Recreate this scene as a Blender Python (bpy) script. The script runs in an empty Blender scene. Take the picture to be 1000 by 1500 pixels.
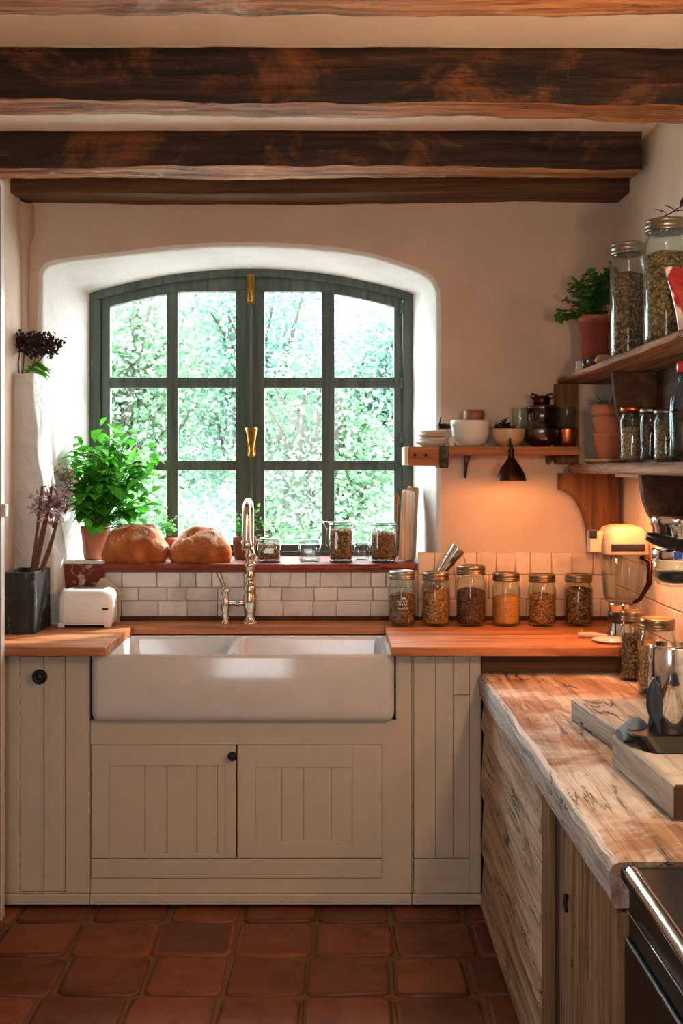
import bpy, bmesh, math, random
from mathutils import Vector, Matrix, noise as mnoise
R = random.Random(7)
PI = math.pi
sc = bpy.context.scene
COL = sc.collection
F, VX, VY, EYE = 1650.0, 490.0, 685.0, 1.55
def at(px, py, Y):
    return Vector(((px-VX)*Y/F, Y, EYE-(py-VY)*Y/F))
def xx(px, Y): return (px-VX)*Y/F
def zz(py, Y): return EYE-(py-VY)*Y/F

# ------------------------------------------------------------------ materials
def s2l(c):
    return tuple(((v/12.92) if v <= .04045 else ((v+.055)/1.055)**2.4) for v in c)
def rgb(r, g, b): return s2l((r/255, g/255, b/255)) + (1,)
class NT:
    def __init__(s, name):
        s.m = bpy.data.materials.new(name); s.m.use_nodes = True
        s.t = s.m.node_tree; s.n = s.t.nodes; s.n.clear()
        s.out = s.n.new('ShaderNodeOutputMaterial')
    def new(s, typ, **kw):
        n = s.n.new(typ)
        for k, v in kw.items(): setattr(n, k, v)
        return n
    def link(s, a, b): s.t.links.new(a, b)
    def coord(s, scale=(1,1,1), rot=(0,0,0), kind='Object'):
        c = s.new('ShaderNodeTexCoord'); m = s.new('ShaderNodeMapping')
        m.inputs['Scale'].default_value = scale; m.inputs['Rotation'].default_value = rot
        oi = s.new('ShaderNodeObjectInfo'); ad = s.new('ShaderNodeVectorMath', operation='MULTIPLY_ADD')
        s.link(oi.outputs['Random'], ad.inputs[0]); ad.inputs[1].default_value = (7, 5, 3)
        s.link(c.outputs[kind], ad.inputs[2])
        s.link(ad.outputs[0], m.inputs['Vector']); return m.outputs['Vector']
    def noise(s, vec, scale=5, detail=5, rough=.55, dist=0):
        n = s.new('ShaderNodeTexNoise')
        n.inputs['Scale'].default_value = scale; n.inputs['Detail'].default_value = detail
        n.inputs['Roughness'].default_value = rough; n.inputs['Distortion'].default_value = dist
        s.link(vec, n.inputs['Vector']); return n.outputs['Fac']
    def vor(s, vec, scale=50, feature='F1', out='Distance', rnd=1):
        n = s.new('ShaderNodeTexVoronoi', feature=feature)
        n.inputs['Scale'].default_value = scale; n.inputs['Randomness'].default_value = rnd
        s.link(vec, n.inputs['Vector']); return n.outputs[out]
    def ramp(s, fac, stops, interp='LINEAR'):
        r = s.new('ShaderNodeValToRGB'); e = r.color_ramp.elements; r.color_ramp.interpolation = interp
        while len(e) < len(stops): e.new(.5)
        for el, (p, c) in zip(e, stops):
            el.position = p; el.color = c if hasattr(c, '__len__') else (c, c, c, 1)
        s.link(fac, r.inputs['Fac']); return r.outputs['Color']
    def mix(s, a, b, fac, mode='MIX'):
        m = s.new('ShaderNodeMix', data_type='RGBA', blend_type=mode)
        for sock, v in ((m.inputs[0], fac), (m.inputs[6], a), (m.inputs[7], b)):
            if hasattr(v, 'is_linked'): s.link(v, sock)
            else: sock.default_value = v
        return m.outputs[2]
    def math(s, op, a, b=0.0):
        m = s.new('ShaderNodeMath', operation=op)
        for i, v in enumerate((a, b)):
            if hasattr(v, 'is_linked'): s.link(v, m.inputs[i])
            else: m.inputs[i].default_value = v
        return m.outputs[0]
    def bump(s, h, strength=.3, dist=.01, prev=None):
        b = s.new('ShaderNodeBump'); b.inputs['Strength'].default_value = strength
        b.inputs['Distance'].default_value = dist
        s.link(h, b.inputs['Height'])
        if prev: s.link(prev, b.inputs['Normal'])
        return b.outputs['Normal']
    def bsdf(s, col, rough=.6, metal=0, normal=None, spec=.5, coat=0, sss=0):
        b = s.new('ShaderNodeBsdfPrincipled')
        for sock, v in ((b.inputs['Base Color'], col), (b.inputs['Roughness'], rough)):
            if hasattr(v, 'is_linked'): s.link(v, sock)
            else: sock.default_value = v
        b.inputs['Metallic'].default_value = metal
        b.inputs['Specular IOR Level'].default_value = spec
        b.inputs['Coat Weight'].default_value = coat; b.inputs['Coat Roughness'].default_value = .1
        if normal: s.link(normal, b.inputs['Normal'])
        s.link(b.outputs[0], s.out.inputs['Surface']); return b
def plain(name, col, rough=.5, metal=0, spec=.5, coat=0):
    t = NT(name); v = t.coord()
    c = t.mix(col, tuple(x*.82 for x in col[:3])+(1,), t.noise(v, 14, 4))
    t.bsdf(c, rough, metal, t.bump(t.noise(v, 60, 3), .06, .002), spec, coat); return t.m
def metal(name, col, rough=.15, var=.15, bump=.05):
    t = NT(name); v = t.coord()
    n = t.noise(v, 25, 4)
    r = t.ramp(n, [(.3, max(0, rough-var*.5)), (.7, rough+var)])
    c = t.mix(col, tuple(x*.6 for x in col[:3])+(1,), t.ramp(t.noise(v, 40, 3), [(.5, 0.0), (.75, 1.0)]))
    t.bsdf(c, r, 1, t.bump(t.noise(v, 80, 2), bump, .002)); return t.m
def plaster(name, c1, c2, bump=.35, scale=1):
    t = NT(name); v = t.coord()
    c = t.mix(c1, c2, t.ramp(t.noise(v, 2.2*scale, 6, .6), [(.35, 0.0), (.7, 1.0)]))
    n1 = t.bump(t.noise(v, 5*scale, 5, .55, .6), bump, .03)
    n2 = t.bump(t.noise(v, 28*scale, 6, .6), bump*.6, .008, n1)
    t.bsdf(c, .92, 0, n2, .2); return t.m
def wood(name, cols, grain='X', rough=.6, bump=.4, fine=1.0, crack=None, patch=None, coat=0, spec=.35):
    t = NT(name)
    sc_ = {'X': (.55, 8, 8), 'Y': (8, .55, 8), 'Z': (8, 8, .55)}[grain]
    fs = {'X': (1.2, 45, 45), 'Y': (45, 1.2, 45), 'Z': (45, 45, 1.2)}[grain]
    v = t.coord(sc_); vf = t.coord(fs); v0 = t.coord()
    n = t.noise(v, 1.6*fine, 8, .62, 1.3)
    k = len(cols)
    c = t.ramp(n, [(.28+.44*i/max(1, k-1), q) for i, q in enumerate(cols)])
    nf = t.noise(vf, 1.0*fine, 5, .65, .4)
    c = t.mix(c, (.02, .012, .006, 1), t.ramp(nf, [(.28, .55), (.48, 0.0)]))
    if patch:
        col, lo, hi, ps = patch
        pf = t.ramp(t.noise(v0, ps, 7, .68, .5), [(lo, 0.0), (hi, 1.0)])
        pf2 = t.math('MULTIPLY', pf, t.ramp(nf, [(.3, .35), (.6, 1.0)]))
        c = t.mix(c, col, pf2)
    if crack:
        cs = tuple(a*b for a, b in zip({'X': (.35, 3, 3), 'Y': (3, .35, 3), 'Z': (3, 3, .35)}[grain], (1, 1, 1)))
        w = t.noise(t.coord(cs), crack, 6, .6, 1.0)
        cf = t.ramp(w, [(.482, 0.0), (.497, 1.0), (.503, 1.0), (.518, 0.0)])
        cf = t.math('MULTIPLY', cf, t.ramp(t.noise(v0, 3, 3), [(.45, 0.0), (.6, 1.0)]))
        c = t.mix(c, (.012, .008, .005, 1), cf)
    nb = t.bump(n, bump, .012); nb = t.bump(nf, bump*.8, .004, nb)
    t.bsdf(c, t.ramp(nf, [(.3, min(1, rough+.2)), (.7, rough)]), 0, nb, spec, coat); return t.m
def glass(name, tint=(.93, .97, .96, 1), edge=(.66, .72, .70, 1), rough=.02, base=.035):
    t = NT(name)
    lw = t.new('ShaderNodeLayerWeight'); lw.inputs['Blend'].default_value = .5
    tr = t.new('ShaderNodeBsdfTransparent')
    t.link(t.ramp(lw.outputs['Facing'], [(.55, tint), (.98, edge)]), tr.inputs['Color'])
    gl = t.new('ShaderNodeBsdfGlossy'); gl.inputs['Roughness'].default_value = rough
    nb = t.bump(t.noise(t.coord(), 18, 2), .15, .004); t.link(nb, gl.inputs['Normal'])
    f = t.math('ADD', t.math('MULTIPLY', t.math('POWER', lw.outputs['Facing'], 4.5), .8), base)
    mx = t.new('ShaderNodeMixShader'); t.link(f, mx.inputs[0])
    t.link(tr.outputs[0], mx.inputs[1]); t.link(gl.outputs[0], mx.inputs[2])
    t.link(mx.outputs[0], t.out.inputs['Surface']); return t.m
def grains(name, c1, c2, c3, scale=140, bump=.9):
    t = NT(name); v = t.coord()
    col = t.vor(v, scale, out='Color'); d = t.vor(v, scale)
    sep = t.new('ShaderNodeSeparateColor'); t.link(col, sep.inputs[0])
    c = t.ramp(sep.outputs[0], [(.15, c1), (.5, c2), (.85, c3)])
    c = t.mix(c, tuple(x*.25 for x in c1[:3])+(1,), t.ramp(d, [(.45, 0.0), (.85, .9)]))
    t.bsdf(c, .6, 0, t.bump(t.math('SUBTRACT', 1.0, d), bump, .01), .35); return t.m
def leafmat(name, c1, c2, trans=.45, rough=.4, scale=30):
    t = NT(name)
    ri = t.new('ShaderNodeNewGeometry')
    c = t.mix(c1, c2, ri.outputs['Random Per Island'])
    c = t.mix(c, c1, t.math('MULTIPLY', t.noise(t.coord(), scale, 3), .4))
    b = t.bsdf(c, rough, 0, None, .3)
    tr = t.new('ShaderNodeBsdfTranslucent'); t.link(c, tr.inputs['Color'])
    mx = t.new('ShaderNodeMixShader'); mx.inputs[0].default_value = trans
    t.link(b.outputs[0], mx.inputs[1]); t.link(tr.outputs[0], mx.inputs[2])
    t.link(mx.outputs[0], t.out.inputs['Surface']); return t.m
def tiles(name, c1, c2, rough=.35, bump=.2, stain=None):
    t = NT(name); v = t.coord()
    ri = t.new('ShaderNodeNewGeometry')
    c = t.mix(c1, c2, ri.outputs['Random Per Island'])
    n = t.noise(v, 9, 6, .6)
    c = t.mix(c, stain or tuple(x*.6 for x in c1[:3])+(1,), t.ramp(n, [(.5, 0.0), (.78, .8)]))
    t.bsdf(c, t.ramp(n, [(.3, rough), (.7, min(1, rough+.25))]), 0, t.bump(t.noise(v, 22, 5), bump, .006), .5); return t.m

MT = {}
MT['wall'] = plaster('wall plaster', rgb(212, 191, 174), rgb(194, 172, 153))
MT['wallr'] = plaster('side wall plaster', rgb(226, 214, 198), rgb(210, 196, 178))
MT['ceil'] = plaster('ceiling plaster', rgb(246, 232, 218), rgb(236, 220, 204), .3)
MT['reveal'] = plaster('white limewash', rgb(222, 221, 219), rgb(206, 204, 199), .5)
MT['pier'] = plaster('rough white plaster', rgb(222, 222, 220), rgb(200, 200, 198), .8, 2)
MT['beam'] = wood('dark stained beam', [rgb(16, 9, 5), rgb(36, 21, 12), rgb(60, 36, 19), rgb(104, 64, 34)], 'X', .5, 1.0, 1.3, 5.0, (rgb(150, 92, 48), .52, .70, 3.6), spec=.4)
MT['beam_under'] = wood('light-painted worn underside', [rgb(64, 36, 16), rgb(136, 80, 40), rgb(184, 124, 78), rgb(206, 164, 124)], 'X', .45, 1.0, 1.6, 6.0, (rgb(214, 200, 188), .58, .70, 4.5), spec=.5)  # worn wood plus bounce light and whitish highlights painted into the underside colour
MT['plate'] = wood('brown wall plate', [rgb(50, 30, 16), rgb(86, 55, 30), rgb(122, 80, 44)], 'X', .6, .6)
MT['worktop'] = wood('oiled oak worktop', [rgb(112, 60, 32), rgb(160, 94, 54), rgb(196, 126, 76), rgb(214, 150, 98)], 'X', .42, .25, 1.2, None, (rgb(206, 160, 120), .55, .8, 3.5), .15)
MT['weath'] = wood('weathered counter', [rgb(96, 66, 46), rgb(136, 100, 74), rgb(162, 130, 102), rgb(190, 168, 146)], 'Y', .6, .9, 1.2, 3.0, (rgb(206, 204, 202), .44, .62, 3.4))
MT['weathedge'] = wood('pale worn counter edge', [rgb(120, 112, 104), rgb(168, 166, 162), rgb(196, 196, 194), rgb(214, 214, 212)], 'Y', .6, 1.0, 1.4, 5.0, (rgb(120, 98, 80), .58, .74, 5))
MT['plank'] = wood('limewashed planks', [rgb(104, 86, 68), rgb(160, 138, 116), rgb(194, 174, 152), rgb(216, 204, 188)], 'Y', .75, .9, 1.5, 4.0, (rgb(96, 72, 52), .6, .74, 4))
MT['plankv'] = wood('brown upright boards', [rgb(70, 50, 34), rgb(122, 94, 66), rgb(152, 122, 90), rgb(172, 144, 112)], 'Z', .75, .9, 1.5, 4.0)
MT['post'] = wood('post wood', [rgb(90, 66, 44), rgb(130, 98, 68), rgb(156, 124, 90)], 'Z', .7, .5)
MT['shelf'] = wood('rough shelf wood', [rgb(72, 46, 28), rgb(122, 84, 52), rgb(158, 116, 78), rgb(186, 150, 112)], 'Y', .6, .8, 1.4, 4.0)
MT['shelfdark'] = wood('dark shelf wood', [rgb(40, 24, 14), rgb(70, 44, 26), rgb(98, 64, 38)], 'Y', .65, .5)
MT['bracket'] = wood('brown bracket wood', [rgb(70, 42, 20), rgb(112, 70, 34), rgb(146, 96, 50)], 'Z', .55, .4)
MT['shelfx'] = wood('pine shelf', [rgb(120, 70, 34), rgb(168, 104, 56), rgb(196, 132, 76)], 'X', .5, .4)
MT['board'] = wood('grey chopping board', [rgb(128, 120, 113), rgb(166, 160, 153), rgb(194, 188, 181)], 'Y', .65, .7, 1, 3.0, (rgb(120, 98, 78), .58, .74, 6))
MT['endgrain'] = plain('board end grain', rgb(82, 54, 36), .8)
MT['paleboard'] = wood('pale board', [rgb(196, 172, 140), rgb(220, 204, 180), rgb(236, 226, 208)], 'Z', .6, .2)
MT['brownboard'] = wood('brown board', [rgb(110, 70, 42), rgb(150, 104, 66), rgb(176, 130, 88)], 'Z', .6, .3)
MT['sill'] = wood('red painted sill', [rgb(88, 34, 24), rgb(128, 50, 34), rgb(150, 66, 44)], 'X', .45, .5, 1, 4.0, (rgb(170, 120, 90), .66, .75, 9), .1)
MT['redpaint'] = wood('flaking red paint', [rgb(70, 22, 20), rgb(104, 36, 32), rgb(120, 48, 40)], 'X', .6, .6, 1, None, (rgb(196, 180, 168), .53, .6, 12))
MT['cab'] = plain('greige cabinet paint', rgb(205, 195, 178), .42)
MT['cabdark'] = plain('plinth paint', rgb(168, 156, 140), .5)
MT['carc'] = plain('carcass', rgb(90, 80, 68), .8)
MT['sink'] = plain('white fireclay', rgb(214, 214, 216), .12, 0, .5, .4)
MT['tile'] = tiles('white glazed tile', rgb(218, 217, 214), rgb(190, 189, 186), .22, .3, rgb(156, 150, 144))
MT['tilew'] = tiles('painted wall tile', rgb(226, 206, 186), rgb(212, 190, 168), .5, .2, rgb(190, 160, 130))
MT['grout'] = plain('grout', rgb(156, 146, 136), .9)
MT['groutw'] = plain('warm grout', rgb(176, 140, 106), .9)
MT['floor'] = tiles('terracotta floor tile', rgb(128, 68, 32), rgb(84, 43, 19), .36, .5, rgb(70, 34, 18))
MT['fgrout'] = plain('floor grout', rgb(110, 82, 56), .9)
MT['frame'] = wood('grey green window paint', [rgb(64, 76, 73), rgb(80, 93, 89), rgb(98, 110, 105)], 'Z', .5, .25, 1)
MT['pane'] = glass('window pane', (.97, .99, .98, 1), (.9, .95, .93, 1), 0, .02)
MT['glass'] = glass('jar glass')
MT['glasso'] = glass('pressed jar glass', (.9, .94, .93, 1), (.30, .36, .35, 1), .03, .07)
MT['glassb'] = glass('bluish bottle glass', (.78, .88, .92, 1), (.42, .52, .58, 1))
MT['brass'] = metal('brass', rgb(150, 110, 44), .3)
MT['chrome'] = metal('chrome', rgb(225, 225, 225), .08, .06, .02)
MT['nickel'] = metal('aged nickel', rgb(206, 196, 182), .14, .1, .05)
MT['lid'] = metal('jar lid metal', rgb(150, 132, 104), .3)
MT['lidgrey'] = metal('grey jar lid', rgb(150, 146, 138), .32)
MT['iron'] = metal('dark iron', rgb(62, 54, 48), .45)
MT['copper'] = metal('copper', rgb(196, 118, 70), .25)
MT['bronze'] = metal('dark bronze', rgb(70, 42, 28), .32)
MT['steel'] = metal('dark steel', rgb(120, 112, 106), .2)
MT['black'] = plain('black plastic', rgb(22, 22, 24), .3)
MT['blackglass'] = plain('black enamel', rgb(12, 11, 11), .38, 0, .4)
MT['paddle'] = plain('dark blue grey handle', rgb(38, 50, 60), .3)
MT['hob'] = plain('black hob', rgb(10, 10, 10), .5, 0, .25)
MT['planter'] = wood('black stained wood', [rgb(16, 17, 18), rgb(32, 34, 36), rgb(58, 62, 66)], 'Z', .5, .8, 1.5, None, (rgb(140, 144, 148), .58, .70, 16))
MT['enamel'] = plain('white enamel', rgb(236, 237, 236), .25, 0, .5, .2)
MT['cream'] = plain('cream plastic', rgb(190, 168, 148), .4)
MT['terra'] = plain('terracotta', rgb(190, 112, 80), .75)
MT['terraglaze'] = plain('glazed terracotta', rgb(160, 84, 72), .25, 0, .5, .2)
MT['soil'] = plain('potting soil', rgb(50, 36, 26), .95)
MT['wicker'] = tiles('wicker', rgb(150, 104, 74), rgb(120, 84, 60), .7, .8)
MT['ceramic'] = plain('white ceramic', rgb(224, 220, 212), .25, 0, .5, .2)
MT['tanbowl'] = plain('tan ceramic', rgb(196, 164, 128), .3)
MT['darkpot'] = metal('dark saucepan', rgb(84, 74, 70), .2)
MT['turned'] = wood('turned wood', [rgb(90, 52, 28), rgb(134, 84, 48), rgb(160, 108, 66)], 'X', .4, .2)
MT['bluegrey'] = plain('blue grey cloth', rgb(92, 112, 126), .7)
MT['foil'] = None
MT['redpack'] = plain('red packet', rgb(170, 44, 40), .25, 0, .6, .3)
def packet():
    t = NT('red packet with painted shine'); v = t.coord((2.2, 1, .7), (0, .35, 0))
    c = t.mix(rgb(150, 30, 30), rgb(226, 206, 204), t.ramp(t.noise(v, 13, 3, .5, .6), [(.47, 0.0), (.53, 1.0)]))  # pale patches paint a white shine onto the red packet
    t.bsdf(c, .18, 0, t.bump(t.noise(t.coord(), 30, 4), .8, .01), .6, .5); return t.m
MT['packet'] = packet()
MT['white'] = plain('white paper', rgb(236, 230, 224), .5)
MT['beige'] = plain('torn brown paper', rgb(190, 172, 148), .9)
MT['blue'] = plain('blue label', rgb(20, 70, 190), .4)
MT['darkcup'] = wood('dark brown cupboard wood', [rgb(44, 28, 20), rgb(70, 46, 34), rgb(88, 60, 44)], 'Z', .5, .2)
MT['crumb'] = None
def bread():
    t = NT('bread crust'); v = t.coord()
    n = t.noise(v, 9, 6, .6, .4)
    c = t.ramp(n, [(.3, rgb(96, 44, 16)), (.48, rgb(160, 84, 34)), (.7, rgb(196, 122, 60))])
    g = t.new('ShaderNodeNewGeometry'); s = t.new('ShaderNodeSeparateXYZ'); t.link(g.outputs['Normal'], s.inputs[0])
    fl = t.math('MULTIPLY', t.ramp(t.noise(t.coord((1, 2.5, 1)), 16, 6, .7, 1.4), [(.48, 0.0), (.56, 1.0)]), t.ramp(s.outputs[2], [(.25, 0.0), (.6, .85)]))
    c = t.mix(c, rgb(226, 206, 180), fl)
    t.bsdf(c, .7, 0, t.bump(t.noise(v, 30, 6, .65), .5, .012), .3); return t.m
MT['bread'] = bread()
MT['basil'] = leafmat('basil leaf', rgb(96, 180, 52), rgb(58, 140, 34), .5)
MT['herb'] = leafmat('herb leaf', rgb(100, 158, 70), rgb(62, 118, 48), .35)
MT['herbpale'] = leafmat('pale herb leaf', rgb(120, 190, 96), rgb(84, 150, 70), .45)
MT['succ'] = leafmat('spiky leaf', rgb(120, 140, 100), rgb(84, 108, 76), .1)
MT['stem'] = plain('green stem', rgb(86, 120, 50), .6)
MT['twig'] = plain('brown twig', rgb(92, 58, 42), .7)
MT['dried'] = leafmat('dried flower heads', rgb(150, 118, 122), rgb(186, 156, 156), .3, .8)
MT['darkfl'] = leafmat('dark dried flower heads', rgb(46, 32, 34), rgb(72, 52, 52), .1, .8)
MT['tree'] = leafmat('tree leaf', rgb(112, 142, 112), rgb(70, 108, 78), .4, .5, 4)
MT['treeb'] = leafmat('blue green tree leaf', rgb(98, 136, 120), rgb(60, 100, 86), .4, .5, 4)
MT['bark'] = plain('bark', rgb(66, 62, 54), .9)
MT['lawn'] = plain('stone paving', rgb(176, 174, 170), .9)
MT['g_wheat'] = grains('wheat grain', rgb(150, 96, 46), rgb(190, 130, 70), rgb(216, 160, 96), 150)
MT['g_dark'] = grains('dark spice', rgb(70, 32, 20), rgb(104, 52, 32), rgb(130, 72, 44), 130)
MT['g_orange'] = grains('orange ground spice', rgb(206, 126, 46), rgb(222, 146, 62), rgb(232, 164, 84), 420, .3)
MT['g_seed'] = grains('seeds', rgb(140, 82, 36), rgb(184, 120, 62), rgb(204, 148, 90), 170)
MT['g_brown'] = grains('brown spice', rgb(84, 52, 22), rgb(134, 88, 40), rgb(160, 110, 56), 110)
MT['g_bean'] = grains('brown beans', rgb(84, 60, 34), rgb(122, 92, 56), rgb(150, 120, 78), 115)
MT['g_lentil'] = grains('green brown lentils', rgb(92, 72, 40), rgb(128, 106, 62), rgb(156, 134, 84), 118)
MT['g_nut'] = grains('broken nuts', rgb(128, 80, 34), rgb(172, 118, 60), rgb(200, 150, 88), 125)
MT['g_sand'] = grains('pale grain', rgb(150, 118, 84), rgb(176, 146, 110), rgb(196, 168, 132), 190)
MT['g_black'] = grains('black tea', rgb(34, 26, 22), rgb(56, 42, 34), rgb(80, 62, 50), 130)

# ------------------------------------------------------------------ mesh builder
ORG = {}
class MB:
    def __init__(s): s.v = []; s.f = []; s.sm = []; s.mi = []
    def add(s, vs, fs, smooth=False, mi=0):
        b = len(s.v); s.v.extend(Vector(p) for p in vs)
        for f in fs:
            s.f.append([b+i for i in f]); s.sm.append(smooth); s.mi.append(mi)
        return s
    def box(s, x0, x1, y0, y1, z0, z1, mi=0, rot=None, piv=None):
        vs = [Vector(p) for p in ((x0,y0,z0),(x1,y0,z0),(x1,y1,z0),(x0,y1,z0),(x0,y0,z1),(x1,y0,z1),(x1,y1,z1),(x0,y1,z1))]
        if rot:
            piv = Vector(piv or ((x0+x1)/2, (y0+y1)/2, (z0+z1)/2)); vs = [rot @ (p-piv)+piv for p in vs]
        return s.add(vs, [(0,3,2,1),(4,5,6,7),(0,1,5,4),(1,2,6,5),(2,3,7,6),(3,0,4,7)], False, mi)
    def prism(s, poly, axis, a0, a1, mi=0, smooth=False):
        def P(u, v, a): return {'X': (a,u,v), 'Y': (u,a,v), 'Z': (u,v,a)}[axis]
        n = len(poly)
        vs = [P(u,v,a0) for u,v in poly]+[P(u,v,a1) for u,v in poly]
        s.add(vs, [tuple(range(n))[::-1], tuple(range(n,2*n))], False, mi)
        return s.add(vs, [(i,(i+1)%n,n+(i+1)%n,n+i) for i in range(n)], smooth, mi)
    def loft(s, rings, closed=True, cap0=True, cap1=True, smooth=True, mi=0):
        n = len(rings[0]); vs = [p for r in rings for p in r]; fs = []
        for k in range(len(rings)-1):
            for i in range(n if closed else n-1):
                j = (i+1)%n; fs.append((k*n+i, k*n+j, (k+1)*n+j, (k+1)*n+i))
        s.add(vs, fs, smooth, mi)
        if cap0: s.add(rings[0], [tuple(range(n))[::-1]], False, mi)
        if cap1: s.add(rings[-1], [tuple(range(n))], False, mi)
        return s
    def lathe(s, prof, c=(0,0,0), seg=28, mi=0, axis='Z', cap0=True, cap1=True, smooth=True, sq=0):
        c = Vector(c); rings = []
        for r, z in prof:
            ring = []
            for i in range(seg):
                a = 2*PI*i/seg
                ca, sa = math.cos(a), math.sin(a)
                k = r
                if sq: k = r/((abs(ca)**sq+abs(sa)**sq)**(1/sq))
                p = (k*ca, k*sa, z)
                if axis == 'Y': p = (k*ca, -z, k*sa)      # z grows towards the viewer side
                if axis == 'X': p = (z, k*ca, k*sa)
                ring.append(c+Vector(p))
            rings.append(ring)
        return s.loft(rings, True, cap0, cap1, smooth, mi)
    def tube(s, pts, rad, seg=8, mi=0, cap=True):
        pts = [Vector(p) for p in pts]; n = len(pts)
        rad = rad if hasattr(rad, '__len__') else [rad]*n
        rings = []; up = Vector((0,0,1))
        for i in range(n):
            d = (pts[min(i+1,n-1)]-pts[max(i-1,0)]).normalized()
            if i == 0:
                a = d.orthogonal().normalized()
            else:
                a = (a-d*a.dot(d)).normalized()
            b = d.cross(a)
            rings.append([pts[i]+(a*math.cos(2*PI*k/seg)+b*math.sin(2*PI*k/seg))*rad[i] for k in range(seg)])
        return s.loft(rings, True, cap, cap, True, mi)
    def blob(s, c, r, nz=.1, seed=0, seg=20, rows=12, freq=2.0, mi=0, flat=None):
        c = Vector(c); rings = []
        for j in range(rows+1):
            th = PI*max(.02, min(rows-.02, j))/rows
            ring = []
            for i in range(seg):
                a = 2*PI*i/seg
                u = Vector((math.sin(th)*math.cos(a), math.sin(th)*math.sin(a), -math.cos(th)))
                k = 1+nz*mnoise.noise(u*freq+Vector((seed*3.7, seed, 0)))
                p = Vector((u.x*r[0], u.y*r[1], u.z*r[2]))*k
                if flat is not None: p.z = max(p.z, -flat)
                ring.append(c+p)
            rings.append(ring)
        return s.loft(rings, True, True, True, True, mi)
    def leaf(s, p, d, nrm, L, W, mi=0, curl=.25):
        p = Vector(p); d = Vector(d).normalized(); sd = d.cross(Vector(nrm))
        if sd.length < 1e-4: sd = d.orthogonal()
        sd.normalize(); n = sd.cross(d)
        vs = [p]
        for t, w in ((.35, 1), (.72, .75)):
            m = p+d*L*t-n*curl*L*t*t
            vs += [m-sd*W*.5*w+n*W*.18*w, m, m+sd*W*.5*w+n*W*.18*w]
        vs.append(p+d*L-n*curl*L)
        return s.add(vs, [(0,2,1),(0,3,2),(1,2,5,4),(2,3,6,5),(4,5,7),(5,6,7)], True, mi)
    def card(s, p, d, sd, L, W, mi=0):
        return s.add([p, p+d*L*.5+sd*W*.5, p+d*L, p+d*L*.5-sd*W*.5], [(0,1,2,3)], False, mi)
    def rough(s, amp, freq=3, seed=0):
        o = Vector((seed*11.3, seed*5.1, seed*2.9))
        for i, p in enumerate(s.v):
            s.v[i] = p+mnoise.noise_vector(p*freq+o)*amp
        return s
    def build(s, name, mats, parent=None, bevel=0, seg=2, sub=0, weld=False):
        me = bpy.data.meshes.new(name)
        if parent is None:
            xs = [p.x for p in s.v]; ys = [p.y for p in s.v]; zs = [p.z for p in s.v]
            o = Vector(((min(xs)+max(xs))/2, (min(ys)+max(ys))/2, min(zs)))
        else: o = ORG[parent.name]
        me.from_pydata([tuple(p-o) for p in s.v], [], s.f)
        me.polygons.foreach_set('use_smooth', s.sm); me.polygons.foreach_set('material_index', s.mi)
        for m in (mats if isinstance(mats, (list, tuple)) else [mats]): me.materials.append(MT[m])
        me.update()
        if weld or bevel:
            bm = bmesh.new(); bm.from_mesh(me)
            bmesh.ops.remove_doubles(bm, verts=bm.verts, dist=1e-5)
            bmesh.ops.recalc_face_normals(bm, faces=bm.faces)
            bm.to_mesh(me); bm.free()
        ob = bpy.data.objects.new(name, me); COL.objects.link(ob)
        if parent: ob.parent = parent
        else: ob.location = o
        ORG[ob.name] = o
        if bevel:
            m = ob.modifiers.new('soft_edge', 'BEVEL'); m.width = bevel; m.segments = seg; m.limit_method = 'ANGLE'; m.angle_limit = .6
            m.harden_normals = False
        if sub:
            m = ob.modifiers.new('smooth', 'SUBSURF'); m.levels = sub; m.render_levels = sub
        return ob
def tag(o, label, cat, group=None):
    o['label'] = label; o['category'] = cat
    if group: o['group'] = group
    return o
def struct(o, label=None):
    o['kind'] = 'structure'
    if label: o['label'] = label
    return o
def thing(name, label, cat, loc, group=None):
    o = bpy.data.objects.new(name, None); COL.objects.link(o); o.location = loc
    o.empty_display_size = .05
    ORG[o.name] = Vector(loc); return tag(o, label, cat, group)
def interp(pts, x):
    for (a, b), (c, d) in zip(pts, pts[1:]):
        if x <= c: return b+(d-b)*(x-a)/(c-a)
    return pts[-1][1]

# ------------------------------------------------------------------ room
XL, XR, YB, ZC, YREAR = -1.266, 1.154, 4.59, 2.78, -1.3
TOP = [(63,404),(66,396),(72,391),(85,386),(125,381),(190,374),(250,367),(310,363),(375,362),(440,365),(500,370),(540,377),(575,387),(605,397),(622,405),(632,414),(638,430)]
def yo(x): return 395+36*((x-368)/235)**2
SILL = 1.16
nT = 48
front = []; back = []
fx = [63+(638-63)*i/nT for i in range(nT+1)]
fx = sorted(set(fx+[65, 68, 72, 80, 628, 633, 636]))
YW = 5.0
for x in fx:
    front.append(at(x, interp(TOP, x), YB))
    bx = 133+(603-133)*(x-63)/(638-63)
    back.append(at(bx, yo(bx), YW))
def col(a, b, n): return [a.lerp(b, i/n) for i in range(n)]
fl = Vector((front[0].x, YB, SILL-.03)); fr_ = Vector((front[-1].x, YB, SILL-.03))
bl = Vector((back[0].x, YW, SILL-.03)); br = Vector((back[-1].x, YW, SILL-.03))
nS = 14
FL = col(fl, front[0], nS)+front+list(reversed(col(fr_, front[-1], nS)))
BL = col(bl, back[0], nS)+back+list(reversed(col(br, back[-1], nS)))
cen = Vector((sum(p.x for p in front)/len(front), YB, 1.75))
def rim(p, k):     # push outward in the wall plane
    d = Vector((p.x-cen.x, 0, p.z-cen.z)); d.x *= .9
    if p.z < front[0].z-.1: d.z = 0
    return p+d.normalized()*k
mb = MB()
FO = [rim(p, .022) for p in FL]
for p in FO: p.y = YB
rings = [FO]
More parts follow.
